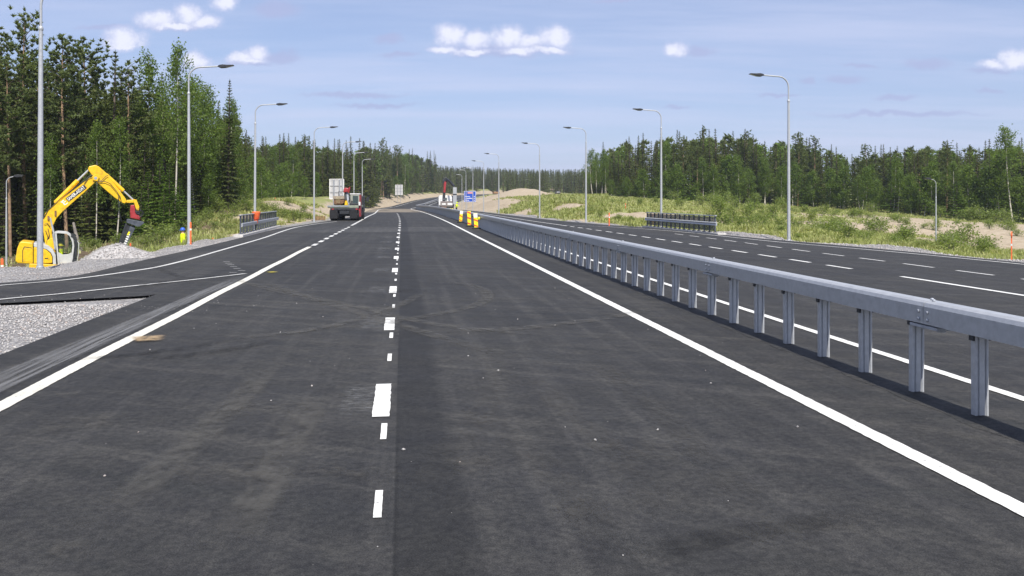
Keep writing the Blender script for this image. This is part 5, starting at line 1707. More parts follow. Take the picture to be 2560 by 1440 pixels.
def gen_birch(seed, H=12.0, crown=0.28, R=1.6, leaves=3600, size=0.10, droop=0.8):
    rng = np.random.default_rng(seed)
    tr = Tris(); tw_ = Tris(); C = []
    bx, by = rng.normal() * 0.25, rng.normal() * 0.25
    axis = lambda z: np.array([bx * math.sin(z / H * 2.2), by * math.sin(z / H * 2.7), z])
    tr.add(*tube_np([axis(z) for z in (-0.5, H * .2, H * .4, H * .6, H * .8, H * .97)], [0.0075 * H, 0.0065 * H, 0.0055 * H, 0.004 * H, 0.0025 * H, 0.010], 6))
    nb = 34
    per = max(3, leaves // nb)
    for i in range(nb):
        f = (i + rng.random()) / nb
        z = H * (crown + (0.97 - crown) * f)
        env = R * (0.35 + 0.9 * math.sin(math.pi * (0.10 + 0.86 * f ** 0.8))) * (1 - 0.35 * f)
        L_ = env * rng.uniform(0.55, 1.15)
        az = i * 2.4 + rng.normal() * 0.5
        d = np.array([math.cos(az), math.sin(az), 0.75 + rng.normal() * 0.2])
        p0 = axis(z); p1 = p0 + d * L_ * 0.6; p2 = p0 + d * L_ * np.array([1.05, 1.05, 0.75])
        tw_.add(*tube_np([p0, p1, p2], [0.020, 0.012, 0.004], 4))
        t = rng.uniform(0.25, 1.1, per)[:, None]
        P = p0 + d * L_ * np.where(t < 0.7, t, t * [1, 1, 0.85]) + rng.normal(size=(per, 3)) * 0.22
        P[:, 2] -= rng.exponential(droop * 0.38, per) * (0.4 + t[:, 0])
        C.append(P)
    C = np.vstack(C)
    cr = Tris(); cr.soup(leaf_soup(C, size, rng, 0.2))
    return cr.get(), tr.get(), tw_.get()


def gen_bush(seed, H=1.6, R=0.9, leaves=700, size=0.075):
    rng = np.random.default_rng(seed)
    tr = Tris(); C = []
    ns = 7
    for i in range(ns):
        az = rng.uniform(0, 6.28); sp = R * rng.uniform(0.2, 1.0); h = H * rng.uniform(0.55, 1.0)
        p = np.array([[0, 0, -0.1], [math.cos(az) * sp * .4, math.sin(az) * sp * .4, h * .55], [math.cos(az) * sp, math.sin(az) * sp, h]])
        tr.add(*tube_np(p, [0.018, 0.012, 0.004], 4))
        k = leaves // ns
        t = rng.uniform(0.2, 1.05, k)[:, None]
        P = np.where(t < .5, p[0] + (p[1] - p[0]) * t * 2, p[1] + (p[2] - p[1]) * (t * 2 - 1)) + rng.normal(size=(k, 3)) * (0.16 + 0.10 * H) * (1.15 - t * 0.6)
        P[:, 2] = np.maximum(P[:, 2], 0.03)
        C.append(P)
    cr = Tris(); cr.soup(leaf_soup(np.vstack(C), size, rng, 0.3))
    return cr.get(), tr.get()


PROTO = {}


def where_r(px):
    return ('left of the railing lamp post' if px < 1653 else 'between railing lamp and tallest lamp' if px < 1972 else
            'between tallest lamp and path lamp' if px < 2340 else 'right of the path lamp')


def where_b(px):
    return ('left of the large grey sign board' if px < 824 else 'between the two grey sign boards' if px < 990 else 'right of both sign boards')



def make_proto(kind, variants, leaf, bark):
    PROTO[kind] = []
    for g, H in variants:
        c, k = g[0], g[1]
        cv, cf, mi = c[0], c[1], np.zeros(len(c[1]))
        if len(g) > 2:
            tv, tf = g[2]
            cf = np.vstack([cf, tf + len(cv)]); cv = np.vstack([cv, tv]); mi = np.concatenate([mi, np.ones(len(tf))])
        PROTO[kind].append((np_mesh(kind + '_crown', cv, cf, [leaf, B_TWIG], matidx=mi), np_mesh(kind + '_trunk', k[0], k[1], bark, smooth=True), H))


make_proto('spruce', [(gen_spruce(i, 12, 1.55 + 0.12 * i, 0.03 + 0.02 * (i % 2), dens=1.15), 12) for i in range(4)], L_SPRUCE, B_SPRUCE)
make_proto('young_spruce', [(gen_spruce(20 + i, 5, 1.30, 0.02, step=0.26, dens=1.3, size=0.24), 5) for i in range(3)], L_YOUNG, B_SPRUCE)
make_proto('pine', [(gen_pine(40 + i, 14, 0.34 + 0.06 * (i % 3), 2.25, 1.7, 16, 0.18), 14) for i in range(4)], L_PINE, B_PINE)
make_proto('birch', [(gen_birch(60 + i, 12, 0.26 + 0.05 * (i % 3), 1.5 + 0.12 * i, 4200, 0.105), 12) for i in range(4)], L_BIRCH, B_BIRCH)
make_proto('young_birch', [(gen_birch(80 + i, 7, 0.10, 1.35, 3600, 0.11, 0.5), 7) for i in range(3)], L_BIRCH, B_BIRCH)
make_proto('bush', [(gen_bush(100 + i, 1.5, 0.8 + 0.12 * i), 1.5) for i in range(4)], L_BUSH, B_DEAD)
CATS = {'spruce': 'tree', 'young_spruce': 'tree', 'pine': 'tree', 'birch': 'tree', 'young_birch': 'tree', 'bush': 'bush'}
NAMES = {'spruce': 'spruce_tree', 'young_spruce': 'young_spruce', 'pine': 'pine_tree', 'birch': 'birch_tree', 'young_birch': 'young_birch', 'bush': 'bush'}
prng = random.Random(77)
ORD = ['leftmost', 'second', 'third', 'fourth', 'fifth', 'sixth', 'seventh', 'eighth', 'ninth', 'tenth', 'eleventh', 'twelfth', 'thirteenth', 'fourteenth', 'fifteenth', 'sixteenth', 'seventeenth', 'eighteenth', 'nineteenth', 'twentieth']


def nth(i, kind, where):
    return ('leftmost of the ' + kind + 's ' + where) if i == 0 else (ORD[i] + ' ' + kind + ' from the left ' + where)




def plant(kind, x, y, H, lab, group=None, var=None, spread=1.0, z=None):
    vs = PROTO[kind]
    cme, kme, H0 = vs[prng.randrange(len(vs)) if var is None else var % len(vs)]
    s = H / H0
    r = empty(NAMES[kind], (x, y, (tz(x, y) if z is None else z) - 0.05), prng.uniform(0, 6.28), lab, CATS[kind], group)
    sx = s ** 0.75 * spread * prng.uniform(0.9, 1.1)
    r.scale = (sx, sx, s)
    r.rotation_euler = (prng.gauss(0, 0.015), prng.gauss(0, 0.015), r.rotation_euler[2])
    link('stems' if kind == 'bush' else 'trunk', kme, r)
    link('foliage' if kind == 'bush' else 'crown', cme, r)
    return r


def tree_to(kind, px, ptop, y, lab, group=None, **kw):
    """tree at depth y whose top reaches photograph row ptop"""
    x = (px - VX) / F * y
    z = tz(x, y)
    H = EYE - (ptop - VY) / F * y - z
    return plant(kind, x, y, max(1.0, H), lab, group, z=z, **kw)


# ---- trees of the left stand that can be told apart
tree_to('pine', 66, 32, 60, 'tallest pine of the left forest, just left of the nearest lamp post', var=0)
tree_to('pine', 168, 92, 60, 'tall pine with twin orange trunk behind the excavator boom', var=1)
tree_to('pine', 214, 98, 63, 'tall slender pine just right of the twin-trunk pine', var=2)
tree_to('spruce', 278, 120, 62, 'tall spruce right of the tall pines on the left', var=1)
tree_to('pine', 326, 156, 64, 'pine with bushy top left of the two tall birches', var=3)
tree_to('birch', 381, 124, 66, 'first of the two tall birches left of the second lamp post', var=0, spread=0.78)
tree_to('birch', 436, 106, 66, 'tallest birch with drooping crown left of the second lamp post', var=2, spread=0.8)
tree_to('birch', 488, 190, 74, 'drooping birch directly behind the second lamp post arm', var=3)
tree_to('birch', 530, 204, 78, 'birch with white trunk right of the second lamp post', var=1)
tree_to('spruce', 568, 194, 80, 'tall spruce forming the right end of the near left forest', var=2)
tree_to('pine', 26, 150, 58, 'pine at the left picture edge beside the path lamp', var=2)
tree_to('spruce', 120, 180, 64, 'dark spruce behind the nearest lamp post', var=1)
tree_to('birch', 2532, 312, 124, 'tall white-trunked birch at the right edge of the right forest', var=2)
tree_to('pine', 1994, 332, 168, 'pine with open spreading crown right of the tallest right lamp post', var=1)
tree_to('pine', 2036, 342, 170, 'pine with flat open top, second one right of the tallest right lamp post', var=3)
tree_to('spruce', 1089, 374, 412, 'solitary slim spruce at the right end of the left forest', var=0, spread=0.8)
tree_to('spruce', 877, 338, 170, 'spruce standing above the left forest over the fifth lamp post', var=3)

A = 'trees of the near left forest'
for i_, (px, top, y) in enumerate(sorted(((-90, 60, 58), (-40, 110, 62), (5, 190, 66), (48, 200, 70), (92, 150, 68), (140, 170, 72), (190, 200, 74), (236, 190, 70), (300, 205, 72), (-130, 120, 66), (-10, 90, 78), (350, 230, 76)))):
    tree_to('pine', px, top, y, nth(i_, 'slender pine', 'in the near left forest'), 'pines of the near left forest')
for i_, (px, top, y) in enumerate(sorted(((20, 260, 60), (245, 150, 68), (300, 175, 70), (345, 190, 72), (405, 175, 74), (82, 290, 66), (152, 270, 68), (228, 250, 66), (262, 240, 74), (308, 300, 66), (345, 290, 70), (400, 260, 74), (455, 240, 78), (505, 260, 82), (545, 250, 84), (585, 250, 90), (598, 300, 96), (-60, 240, 60), (612, 330, 102)))):
    tree_to('spruce', px, top, y, nth(i_, 'dark spruce', 'in the near left forest'), 'spruces of the near left forest')
for i_, (px, top, y) in enumerate(sorted(((130, 330, 58.5), (240, 300, 60), (292, 290, 61), (345, 250, 66), (408, 210, 72), (462, 200, 72), (508, 230, 76), (552, 280, 82), (590, 330, 88), (575, 240, 86), (205, 260, 64)))):
    tree_to('birch', px, top, y, nth(i_, 'thin pale-trunked birch', 'in the near left forest'), 'birches of the near left forest', spread=0.75)
for i_, (px, top, y) in enumerate(sorted(((372, 425, 61), (398, 395, 63), (425, 410, 62), (450, 440, 64), (352, 470, 60), (470, 455, 68), (440, 470, 61.5), (408, 480, 60), (330, 500, 59), (305, 470, 62), (270, 450, 64)))):
    tree_to('young_spruce', px, top, y, nth(i_, 'bright green young spruce', 'beside the worker'), 'bright young spruces behind the worker', spread=1.15)
for i_, (px, top, y) in enumerate(sorted(((500, 400, 76), (535, 380, 79), (560, 400, 82), (585, 395, 86), (610, 420, 92), (520, 430, 74)))):
    tree_to('young_birch', px, top, y, nth(i_, 'leafy young birch', 'above the left railing'), 'young birches above the left railing')

for i_, (px, top, y) in enumerate(sorted(((355, 330, 64), (380, 350, 65), (415, 330, 67), (445, 345, 69), (475, 360, 71), (500, 340, 75), (528, 345, 78), (556, 350, 81), (580, 360, 84)))):
    tree_to('spruce', px, top, y, nth(i_, 'middle-height spruce', 'around the second lamp post'), 'middle-height spruces around the second lamp post', spread=1.25)
for i_, (px, top, y) in enumerate(sorted(((-60, 330, 59), (10, 340, 59), (60, 360, 60), (115, 390, 60), (186, 350, 61), (222, 380, 60), (255, 370, 62)))):
    tree_to('spruce', px, top, y, nth(i_, 'scrubby low spruce', 'between the pine trunks behind the excavator'), 'scrubby spruces between the pine trunks', spread=1.1)

# ---- left middle stand
fB = smooth_table([600, 650, 750, 850, 900, 930, 960, 1000, 1060, 1100], [118, 150, 162, 182, 205, 240, 288, 330, 392, 425])
tB = smooth_table([600, 640, 740, 800, 880, 960, 1050, 1100], [320, 345, 336, 350, 352, 358, 372, 392])
r_ = random.Random(5)
for i in range(74):
    px = 606 + (1092 - 606) * (i + r_.random()) / 74
    y = float(fB(px)) + r_.choice((0, 5, 10, 16)) + r_.uniform(-2, 2)
    kind = r_.choices(('spruce', 'pine', 'birch'), (8, 1.2, 1.4))[0]
    top = float(tB(px)) + (r_.uniform(-10, 4) if r_.random() < 0.4 else r_.uniform(14, 46))
    if kind == 'birch': top += 26
    tree_to(kind, px, top, y, {'spruce': 'dark pointed spruce', 'pine': 'bare-trunked pine', 'birch': 'pale birch'}[kind] + ' of the middle left forest ' + where_b(px), kind + ' trees of the middle left forest ' + where_b(px), spread=1.1)
for i_, (px, top, y) in enumerate(sorted(((612, 400, 100), (640, 385, 128), (655, 395, 124), (700, 410, 138), (712, 405, 142), (735, 430, 146), (672, 430, 132), (760, 440, 150), (790, 430, 152), (992, 440, 322), (1005, 430, 330), (1020, 445, 345), (1045, 455, 372), (1085, 462, 408)))):
    tree_to('young_birch', px, top, y, nth(i_, 'light green young birch', 'fronting the middle left forest'), 'light green trees edging the middle left forest')

# ---- right stand
fC = smooth_table([1470, 1550, 1700, 2000, 2200, 2400, 2560, 2720], [205, 178, 162, 164, 146, 132, 126, 120])
tC = smooth_table([1470, 1490, 1560, 1640, 1760, 1830, 1900, 1960, 2040, 2120, 2200, 2300, 2380, 2470, 2560, 2720],
                  [385, 368, 342, 330, 326, 322, 334, 338, 352, 366, 366, 350, 354, 354, 348, 352])
for i in range(104):
    px = 1474 + (2700 - 1474) * (i + r_.random()) / 104
    y = float(fC(px)) + r_.choice((3, 7, 12, 18)) + r_.uniform(-2, 2)
    kind = r_.choices(('spruce', 'pine', 'birch'), (8, 1.8, 1.2))[0]
    top = float(tC(px)) + (r_.uniform(-10, 4) if r_.random() < 0.4 else r_.uniform(12, 42))
    if kind == 'birch': top += 30
    tree_to(kind, px, top, y, {'spruce': 'dark pointed spruce', 'pine': 'bare-trunked pine', 'birch': 'birch among dark spruces'}[kind] + ' of the right forest ' + where_r(px), kind + ' trees of the right forest ' + where_r(px), spread=1.1)
for i in range(44):
    px = 1740 + (2690 - 1740) * (i + r_.random()) / 44
    y = float(fC(px)) - r_.uniform(0.5, 3)
    if r_.random() < 0.72:
        tree_to('birch' if r_.random() < 0.5 else 'young_birch', px, float(tC(px)) + r_.uniform(42, 105), y, 'light green birch fronting the right forest ' + where_r(px), 'light green birches fronting the right forest ' + where_r(px), spread=1.15)
    else:
        tree_to('young_spruce', px, 455 + r_.uniform(-25, 18), y - 1, 'low spruce fronting the right forest ' + where_r(px), 'low spruces fronting the right forest ' + where_r(px), spread=1.2)
for i_, (px, top) in enumerate(sorted(((1482, 372), (1492, 380), (1504, 372), (1516, 385), (1528, 395)))):
    tree_to('birch', px, top, 200 + r_.uniform(-3, 3), nth(i_, 'slim birch', 'at the left end of the right forest'), 'birches at the left end of the right forest')
for i in range(16):
    px = 1520 + 230 * (i + r_.random()) / 16
    tree_to('young_spruce' if i % 3 else 'young_birch', px, 440 + r_.uniform(-30, 20), float(fC(px)) - 2, 'low tree in front of the dark left part of the right forest', 'low trees fronting the left part of the right forest', spread=1.25)


# ---- masses of forest behind the front trees
def scatter_mesh(name, variants, pos, scl, rot, mats, lab, cat):
    """joins many low trees into one object; variants = list of (crown, trunk)"""
    Vs, Fs, Ms, n = [], [], [], 0
    for i, (p, s, a) in enumerate(zip(pos, scl, rot)):
        (cv, cf), (kv, kf), mi = variants[i % len(variants)]
        ca_, sa_ = math.cos(a), math.sin(a)
        Rm = np.array([[ca_ * s[0], sa_ * s[0], 0], [-sa_ * s[0], ca_ * s[0], 0], [0, 0, s[1]]])
        for v, f, m in ((cv, cf, mi), (kv, kf, 3)):
            Vs.append(v @ Rm + p); Fs.append(f + n); Ms.append(np.full(len(f), m)); n += len(v)
    me = np_mesh(name, np.vstack(Vs), np.vstack(Fs), mats, matidx=np.concatenate(Ms))
    return tag(link(name, me), lab, cat, kind='stuff')


lowS = [gen_spruce(200 + i, 12, 1.9, 0.05, step=0.62, dens=0.62, size=0.46) for i in range(3)]
lowP = [gen_pine(220 + i, 12, 0.42, 2.0, 0.45, 7, 0.50) for i in range(2)]
lowB = [gen_birch(240 + i, 12, 0.25, 1.7, 520, 0.30) for i in range(2)]
LOW = [(c, k, 0) for c, k in lowS] + [(lowP[0][0], lowP[0][1], 1), (lowS[0][0], lowS[0][1], 0), (lowS[1][0], lowS[1][1], 0), (lowB[0][0], lowB[0][1], 2), (lowS[2][0], lowS[2][1], 0)]
FMATS = [L_SPRUCE, L_PINE, L_BIRCH, B_SPRUCE]


def forest_mass(name, n, px0, px1, fr, depth, top, lab, seed, jit=14, back=6, hscale=None):
    rg = np.random.default_rng(seed)
    px = rg.uniform(px0, px1, n)
    y = np.array([float(fr(p)) for p in px]) + back + rg.uniform(0, 1, n) ** 1.2 * depth
    x = (px - VX) / F * y
    z = terrain(x, y)
    H = EYE - (np.array([float(top(p)) for p in px]) + 17 + np.abs(rg.normal(0, jit, n)) - VY) / F * y - z
    H = np.clip(H, 5, 19)
    s = np.stack([(H / 12) ** 0.75, H / 12], 1)
    scatter_mesh(name, LOW, np.stack([x, y, z - 0.1], 1), s, rg.uniform(0, 6.28, n), FMATS, lab, 'forest')


fA = smooth_table([-400, 0, 150, 330, 450, 560, 640], [60, 64, 66, 70, 78, 86, 104])
tA = smooth_table([-400, 0, 150, 330, 450, 560, 610, 640], [120, 190, 200, 240, 230, 260, 320, 360])
forest_mass('forest_mass', 330, -380, 618, fA, 40, tA, 'dark depth of the left forest behind its front trees', 1, 40, 3)
forest_mass('forest_mass', 110, -1100, -370, fA, 50, tA, 'forest continuing beyond the left edge of the picture', 4, 40, 2)
forest_mass('forest_mass', 380, 590, 1096, fB, 60, tB, 'dark depth of the middle left forest', 2, 12, 14)
forest_mass('forest_mass', 560, 1474, 2900, fC, 55, tC, 'dark depth of the right forest', 3, 12, 12)
fD = smooth_table([1000, 1280, 1500], [400, 430, 400]); tD = smooth_table([1060, 1100, 1200, 1300, 1400, 1480, 1560], [404, 407, 413, 419, 420, 417, 412])
LOW2 = [gen_spruce(300 + i, 12, 2.1, 0.08, step=0.85, dens=0.42, size=0.7) for i in range(3)] + [gen_spruce(320, 12, 1.7, 0.2, step=0.9, dens=0.4, size=0.6)]
LOW = [(LOW2[0][0], LOW2[0][1], 0), (LOW2[3][0], LOW2[3][1], 1), (LOW2[1][0], LOW2[1][1], 0), (LOW2[2][0], LOW2[2][1], 0), (LOW2[3][0], LOW2[3][1], 1)]
rgD = np.random.default_rng(11)
nD = 1800
pxD = rgD.uniform(1040, 1560, nD); yD = 372 + rgD.uniform(0, 1, nD) ** 0.8 * 260
xD = (pxD - VX) / F * yD
stD, ofD = road_coords(xD, yD)
ok = (np.abs(ofD) > 15) & ~((pxD > 1375) & (pxD < 1440) & (yD < 420))
xD, yD, pxD = xD[ok], yD[ok], pxD[ok]
zD = terrain(xD, yD)
HD = np.minimum(rgD.uniform(9, 14, len(xD)), EYE - (np.array([float(tD(p)) for p in pxD]) + np.abs(rgD.normal(0, 6, len(xD))) - VY) / F * yD - zD)
HD = np.clip(HD, 5, 16)
scatter_mesh('far_forest', LOW, np.stack([xD, yD, zD - 0.2], 1), np.stack([(HD / 12) ** 0.75 * 1.05, HD / 12], 1), rgD.uniform(0, 6.28, len(xD)), FMATS, 'distant hillside forest behind the bend of the road', 'forest')

# ---- bushes
BG_R = 'young bushes on the right-hand grassy verge'
r_ = random.Random(12)
for (px, y, H) in ((2390, 60, 1.5), (2410, 62, 1.7), (2375, 58, 1.2), (2270, 66, 1.3), (2195, 70, 1.6), (2205, 74, 1.4), (2100, 60, 1.3), (2085, 75, 1.5), (2060, 70, 1.2), (2045, 62, 1.1),
                   (2460, 45, 0.9), (2240, 50, 0.8), (2300, 46, 0.7), (2165, 52, 0.8), (2120, 50, 0.9), (2030, 80, 1.4), (1990, 70, 1.2), (1950, 66, 1.1), (1930, 85, 1.6), (1900, 72, 1.2),
                   (1870, 80, 1.5), (1850, 66, 1.0), (1830, 76, 1.5), (1815, 66, 1.3), (1800, 85, 1.7), (1880, 100, 1.6), (1840, 105, 1.9), (1780, 110, 2.0), (1750, 112, 1.8), (1960, 105, 1.5), (2010, 110, 1.6),
                   (2130, 90, 1.3), (2060, 100, 1.5), (2250, 90, 1.2), (1640, 120, 1.2), (1600, 105, 0.9), (1580, 76, 0.7), (1545, 78, 0.7), (1500, 84, 0.8), (1480, 90, 0.7), (1700, 100, 1.1), (2150, 105, 1.2)):
    x = (px - VX) / F * y
    plant('bush', x, y, H * r_.uniform(0.85, 1.15), 'young green bush on the grassy verge ' + where_r(px), BG_R + ' ' + where_r(px), spread=r_.uniform(0.9, 1.3))
for (px, y, H) in ((705, 78, 1.0), (735, 76, 1.1), (750, 80, 0.9), (770, 82, 0.9), (690, 82, 1.0), (660, 78, 1.1), (640, 82, 1.2), (615, 76, 1.0), (585, 72, 1.1), (560, 68, 1.0), (545, 74, 1.3), (520, 70, 1.2), (500, 66, 1.0),
                   (620, 95, 1.3), (590, 88, 1.4), (555, 84, 1.5), (720, 90, 0.9), (760, 90, 0.8), (480, 62, 1.0), (535, 62, 0.8), (570, 60, 0.7)):
    x = (px - VX) / F * y
    plant('bush', x, y, H * r_.uniform(0.85, 1.15), 'leafy bush on the green bank behind the left railing', 'bushes on the left green bank', spread=r_.uniform(1.0, 1.4))
for i_, (px, y, H) in enumerate(sorted(((395, 52, 1.6), (372, 50, 0.9), (235, 55, 0.9), (420, 56, 1.1), (345, 54, 0.8), (290, 56, 0.9), (200, 54, 1.0)))):
    x = (px - VX) / F * y
    plant('bush', x, y, H, nth(i_, 'small bush', 'at the foot of the left forest'), 'bushes at the foot of the left forest')
for i_, (px, y, H) in enumerate(sorted(((1790, 150, 2.4), (1815, 152, 2.6), (1690, 155, 2.2), (2430, 122, 2.2), (2455, 121, 2.4), (2480, 120, 2.1), (2520, 119, 2.2), (2405, 124, 1.8), (1885, 150, 2.6), (1950, 152, 2.2), (2350, 126, 1.8), (2180, 138, 1.9)))):
    x = (px - VX) / F * y
    plant('bush', x, y, H, nth(i_, 'tall willow bush', 'at the foot of the right forest'), 'willow bushes along the foot of the right forest', spread=1.2)

for i in range(60):
    y = r_.uniform(44, 120); px = r_.uniform(1500 + (120 - y) * 6, 2560)
    x = (px - VX) / F * y
    zt_, do_, _, _, _, sh0 = terrain([x], [y], True)
    if do_[0] < sh0[0] + 0.8: continue
    plant('bush', x, y, r_.uniform(0.4, 1.0), 'young green bush on the grassy verge ' + where_r(px), BG_R + ' ' + where_r(px), spread=r_.uniform(1.0, 1.6))
# leaning dead trunk and fallen branches at the foot of the left forest
x, y, _ = near_px(205, 54)
dt = MB().tube([(0, 0, 0), (-0.45, 0.2, 1.0), (-0.75, 0.4, 1.9)], [0.13, 0.11, 0.07], 8).build('dead_trunk', B_DEAD, None, smooth=True)
dt.location = (x, y, tz(x, y) - 0.1)
tag(dt, 'grey leaning broken trunk right of the excavator cab', 'trunk')

# ---- grass as real blades
gzz = gz.reshape(nr, nc)
COV = np.stack([sand, gravel, litter], 1).reshape(nr, nc, 3)


def cover_at(x, y):
    i = np.clip(np.searchsorted(rows, y), 0, nr - 1)
    u = x / (np.abs(rows[i]) + 28)
    j = np.clip(np.searchsorted(cols, u), 0, nc - 1)
    return COV[i, j]


def grass(name, n, px0, px1, y0, y1, hmin, hmax, lab, seed, wscale=1.0, dry=0.3):
    rg = np.random.default_rng(seed)
    y = y0 * (y1 / y0) ** rg.uniform(0, 1, n)
    x = (rg.uniform(px0, px1, n) - VX) / F * y
    z, dout, st_, of_, isl_, sh_ = terrain(x, y, True)
    c = cover_at(x, y)
    clump = vnoise(x, y, 0.6, 2)
    keep = (dout > sh_ + 0.2) & (c[:, 1] < 0.5) & (c[:, 0] * 1.1 < rg.uniform(0.2, 1.0, n)) & (c[:, 2] < rg.uniform(0.3, 1.2, n)) & (clump > rg.uniform(0.0, 0.62, n))
    x, y, z, clump = x[keep], y[keep], z[keep], clump[keep]
    m = len(x); nb = 6
    X = np.repeat(np.stack([x, y, z], 1), nb, 0)
    X[:, :2] += rg.normal(size=(m * nb, 2)) * 0.13
    h = np.repeat(rg.uniform(hmin, hmax, m) * (0.6 + 0.8 * clump), nb) * rg.uniform(0.5, 1.2, m * nb)
    az = rg.uniform(0, 6.28, m * nb); ln = rg.uniform(0.3, 1.3, m * nb) * h
    wd = (0.010 + 0.0006 * np.repeat(y, nb)) * wscale * rg.uniform(0.6, 1.4, m * nb)
    sd = np.stack([np.cos(az + 1.57), np.sin(az + 1.57), np.zeros_like(az)], 1) * wd[:, None]
    tip = X + np.stack([np.cos(az) * ln, np.sin(az) * ln, h], 1)
    X[:, 2] -= 0.03
    T = np.stack([X - sd, X + sd, tip], 1)
    me = np_mesh(name, T.reshape(-1, 3), np.arange(len(T) * 3).reshape(-1, 3), L_GRASS)
    return tag(link(name, me), lab, 'grass', kind='stuff')


grass('verge_grass', 46000, 1330, 2620, 34, 160, 0.10, 0.30, 'rough grass covering the right-hand verge', 21)
grass('verge_grass', 22000, 470, 880, 44, 130, 0.12, 0.36, 'green grass covering the left bank behind the railing', 22)
grass('verge_grass', 9000, 1215, 1520, 88, 330, 0.2, 0.5, 'grass on the bank before the sand mound', 25)
grass('verge_grass', 4000, -40, 480, 34, 62, 0.15, 0.45, 'thin grass between the gravel and the left forest', 23)
grass('verge_grass', 2500, 930, 1110, 130, 320, 0.3, 0.7, 'sparse grass on the far left sandy slope', 24)


# ---- loose stones
def stones(name, pts, smin, smax, lab, seed, mat, parent=None):
    rg = np.random.default_rng(seed)
    m = len(pts)
    O = np.array([[1, 0, 0], [-1, 0, 0], [0, 1, 0], [0, -1, 0], [0, 0, 1], [0, 0, -1]], float)
    Fo = np.array([[0, 2, 4], [2, 1, 4], [1, 3, 4], [3, 0, 4], [2, 0, 5], [1, 2, 5], [3, 1, 5], [0, 3, 5]])
    s = rg.uniform(0, 1, m) ** 2 * (smax - smin) + smin
    V = O[None] * s[:, None, None] * rg.uniform(0.55, 1.25, (m, 6, 1)) + rg.normal(size=(m, 6, 3)) * s[:, None, None] * 0.22
    V[:, :, 2] *= 0.75
    a = rg.uniform(0, 6.28, m); ca_, sa_ = np.cos(a)[:, None], np.sin(a)[:, None]
    V = np.stack([V[:, :, 0] * ca_ - V[:, :, 1] * sa_, V[:, :, 0] * sa_ + V[:, :, 1] * ca_, V[:, :, 2]], 2)
    V += np.asarray(pts)[:, None, :]
    Fc = (Fo[None] + (np.arange(m) * 6)[:, None, None]).reshape(-1, 3)
    me = np_mesh(name, V.reshape(-1, 3), Fc, mat)
    o = link(name, me, parent)
    return tag(o, lab, 'gravel' if parent is None else None, kind='stuff')


def stone_material():
    m = bpy.data.materials.new('crushed_stone'); m.use_nodes = True
    t = NT(m.node_tree)
    out = t.n('ShaderNodeOutputMaterial'); p = t.n('ShaderNodeBsdfPrincipled')
    t.t.links.new(p.outputs[0], out.inputs[0])
    geo = t.n('ShaderNodeNewGeometry')
    r0 = geo.outputs['Random Per Island']
    c = t.mix(r0, (0.32, 0.305, 0.295), (0.50, 0.48, 0.46))
    c = t.mix(t.math('MULTIPLY', t.ramp(t.math('FRACT', t.math('MULTIPLY', r0, 7.3)), 0.8, 0.95), 0.5), c, (0.40, 0.30, 0.25))
    t.put(p.inputs['Base Color'], c)
    p.inputs['Roughness'].default_value = 0.9
    p.inputs['Specular IOR Level'].default_value = 0.2
    return m


STONE = stone_material()
rg = np.random.default_rng(31)
# gravel wedge between ramp and carriageway
n = 9000
st_ = rg.uniform(8.5, 18.0, n); u = rg.uniform(0, 1, n)
lo = np.array([float(ramp_in(s)) for s in st_]); of_ = lo + (-10.36 - lo) * u
P = np.array([tuple(place(a, b, -0.05)) for a, b in zip(st_[of_ > -17], of_[of_ > -17])])
stones('gravel', P, 0.012, 0.034, 'pale crushed gravel wedge between the ramp and the carriageway', 1, STONE)
n = 8000
st_ = rg.uniform(17, 44, n); d_ = rg.uniform(0, 1, n) ** 0.9
of_ = np.array([float(left_edge(a)) - 0.02 - b * (float(left_sh(a)) + 0.8) for a, b in zip(st_, d_)])
P = np.array([tuple(place(a, b)) for a, b in zip(st_, of_)]); P[:, 2] = terrain(P[:, 0], P[:, 1]) + 0.01
stones('gravel', P, 0.010, 0.028, 'pale gravel shoulder along the left ramp', 2, STONE)
n = 6000
st_ = rg.uniform(20, 62, n); d_ = rg.uniform(0, 1, n)
of_ = np.array([float(right_edge(a)) + 0.02 + b * (float(right_sh(a)) + 0.7) for a, b in zip(st_, d_)])
P = np.array([tuple(place(a, b)) for a, b in zip(st_, of_)]); P[:, 2] = terrain(P[:, 0], P[:, 1]) + 0.01
stones('gravel', P, 0.016, 0.05, 'grey gravel shoulder along the right carriageway', 3, STONE)
# stray stones on the asphalt
P = []
for i in range(70):
    P.append(tuple(place(rg.uniform(2.5, 20), rg.uniform(-8.9, -0.3), 0.004)))
for i in range(40):
    q = i / 40
    x, y = ground(310 + 190 * q + rg.normal() * 8, 762 + (3 if i % 2 else 12) + rg.normal() * 3); P.append((x, y, 0.006))
for i in range(16):
    x, y = ground(rg.uniform(500, 660), rg.uniform(755, 785)); P.append((x, y, 0.006))
for i in range(40):
    x, y = ground(rg.uniform(0, 400), rg.uniform(738, 756)); P.append((x, y, 0.004))
stones('loose_stones', np.array(P), 0.005, 0.016, 'scattered small stones lying on the asphalt', 4, STONE)
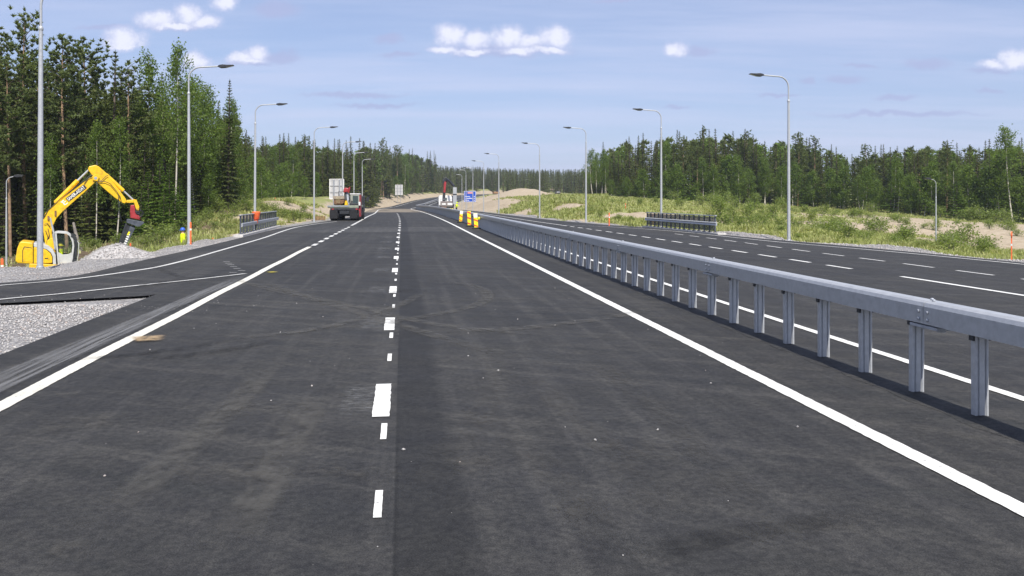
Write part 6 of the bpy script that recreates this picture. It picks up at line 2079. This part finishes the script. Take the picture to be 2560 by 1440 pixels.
# heap of gravel under the hammer
cx, cy = ground(292, 648)
cy += 1.6; cx = (296 - VX) / F * cy
nn = 26
us = np.linspace(-1, 1, nn)
XX, YY = np.meshgrid(us * 1.35, us * 1.2)
q = np.sqrt((XX / 1.3) ** 2 + (YY / 1.15) ** 2)
HH = 0.52 * np.clip(1 - q, 0, 1) ** 0.9 + (vnoise(XX.ravel(), YY.ravel(), 2.4, 6).reshape(XX.shape) - 0.5) * 0.10 * (q < 1) - 0.12 * (q > 0.97)
base_z = terrain((XX + cx).ravel(), (YY + cy).ravel()).reshape(XX.shape)
base_z = np.maximum(base_z, -0.12)
ii = np.arange(nn * nn).reshape(nn, nn)
Q = np.stack([ii[:-1, :-1], ii[:-1, 1:], ii[1:, 1:], ii[1:, :-1]], -1).reshape(-1, 4)
me = np_mesh('gravel_heap', np.stack([XX.ravel(), YY.ravel(), (HH + base_z - 0.02).ravel()], 1), Q, STONE and principled('heap_gravel', (0.42, 0.40, 0.385), 0.95, 0, 0.15, 0.2, 9.0, 0.35, 40), smooth=True)
hp = link('gravel_heap', me, None, (cx, cy, 0))
tag(hp, 'cone-shaped heap of pale gravel below the excavator hammer', 'gravel heap')
m_ = q.ravel() < 0.97
sel = rg.choice(np.where(m_)[0], 2600)
P = np.stack([XX.ravel()[sel], YY.ravel()[sel], (HH + base_z).ravel()[sel] - 0.01], 1)
P[:, :2] += rg.uniform(-0.07, 0.07, (len(P), 2))
stones('stone', P, 0.011, 0.030, None, 7, STONE, hp)

# ------------------------------------------------------------------ light summer haze
hm = bpy.data.materials.new('haze_air'); hm.use_nodes = True
t = NT(hm.node_tree)
pv = t.n('ShaderNodeVolumePrincipled')
pv.inputs['Color'].default_value = (0.80, 0.88, 1.0, 1)
pv.inputs['Density'].default_value = 0.00024
pv.inputs['Anisotropy'].default_value = 0.2
t.t.links.new(pv.outputs[0], t.n('ShaderNodeOutputMaterial').inputs['Volume'])
hzb = MB().box(-2600, 2600, -300, 2600, -8.0, 60.0).build('haze', hm)
tag(hzb, 'thin pale haze in the air over the whole scene', 'haze', kind='stuff')
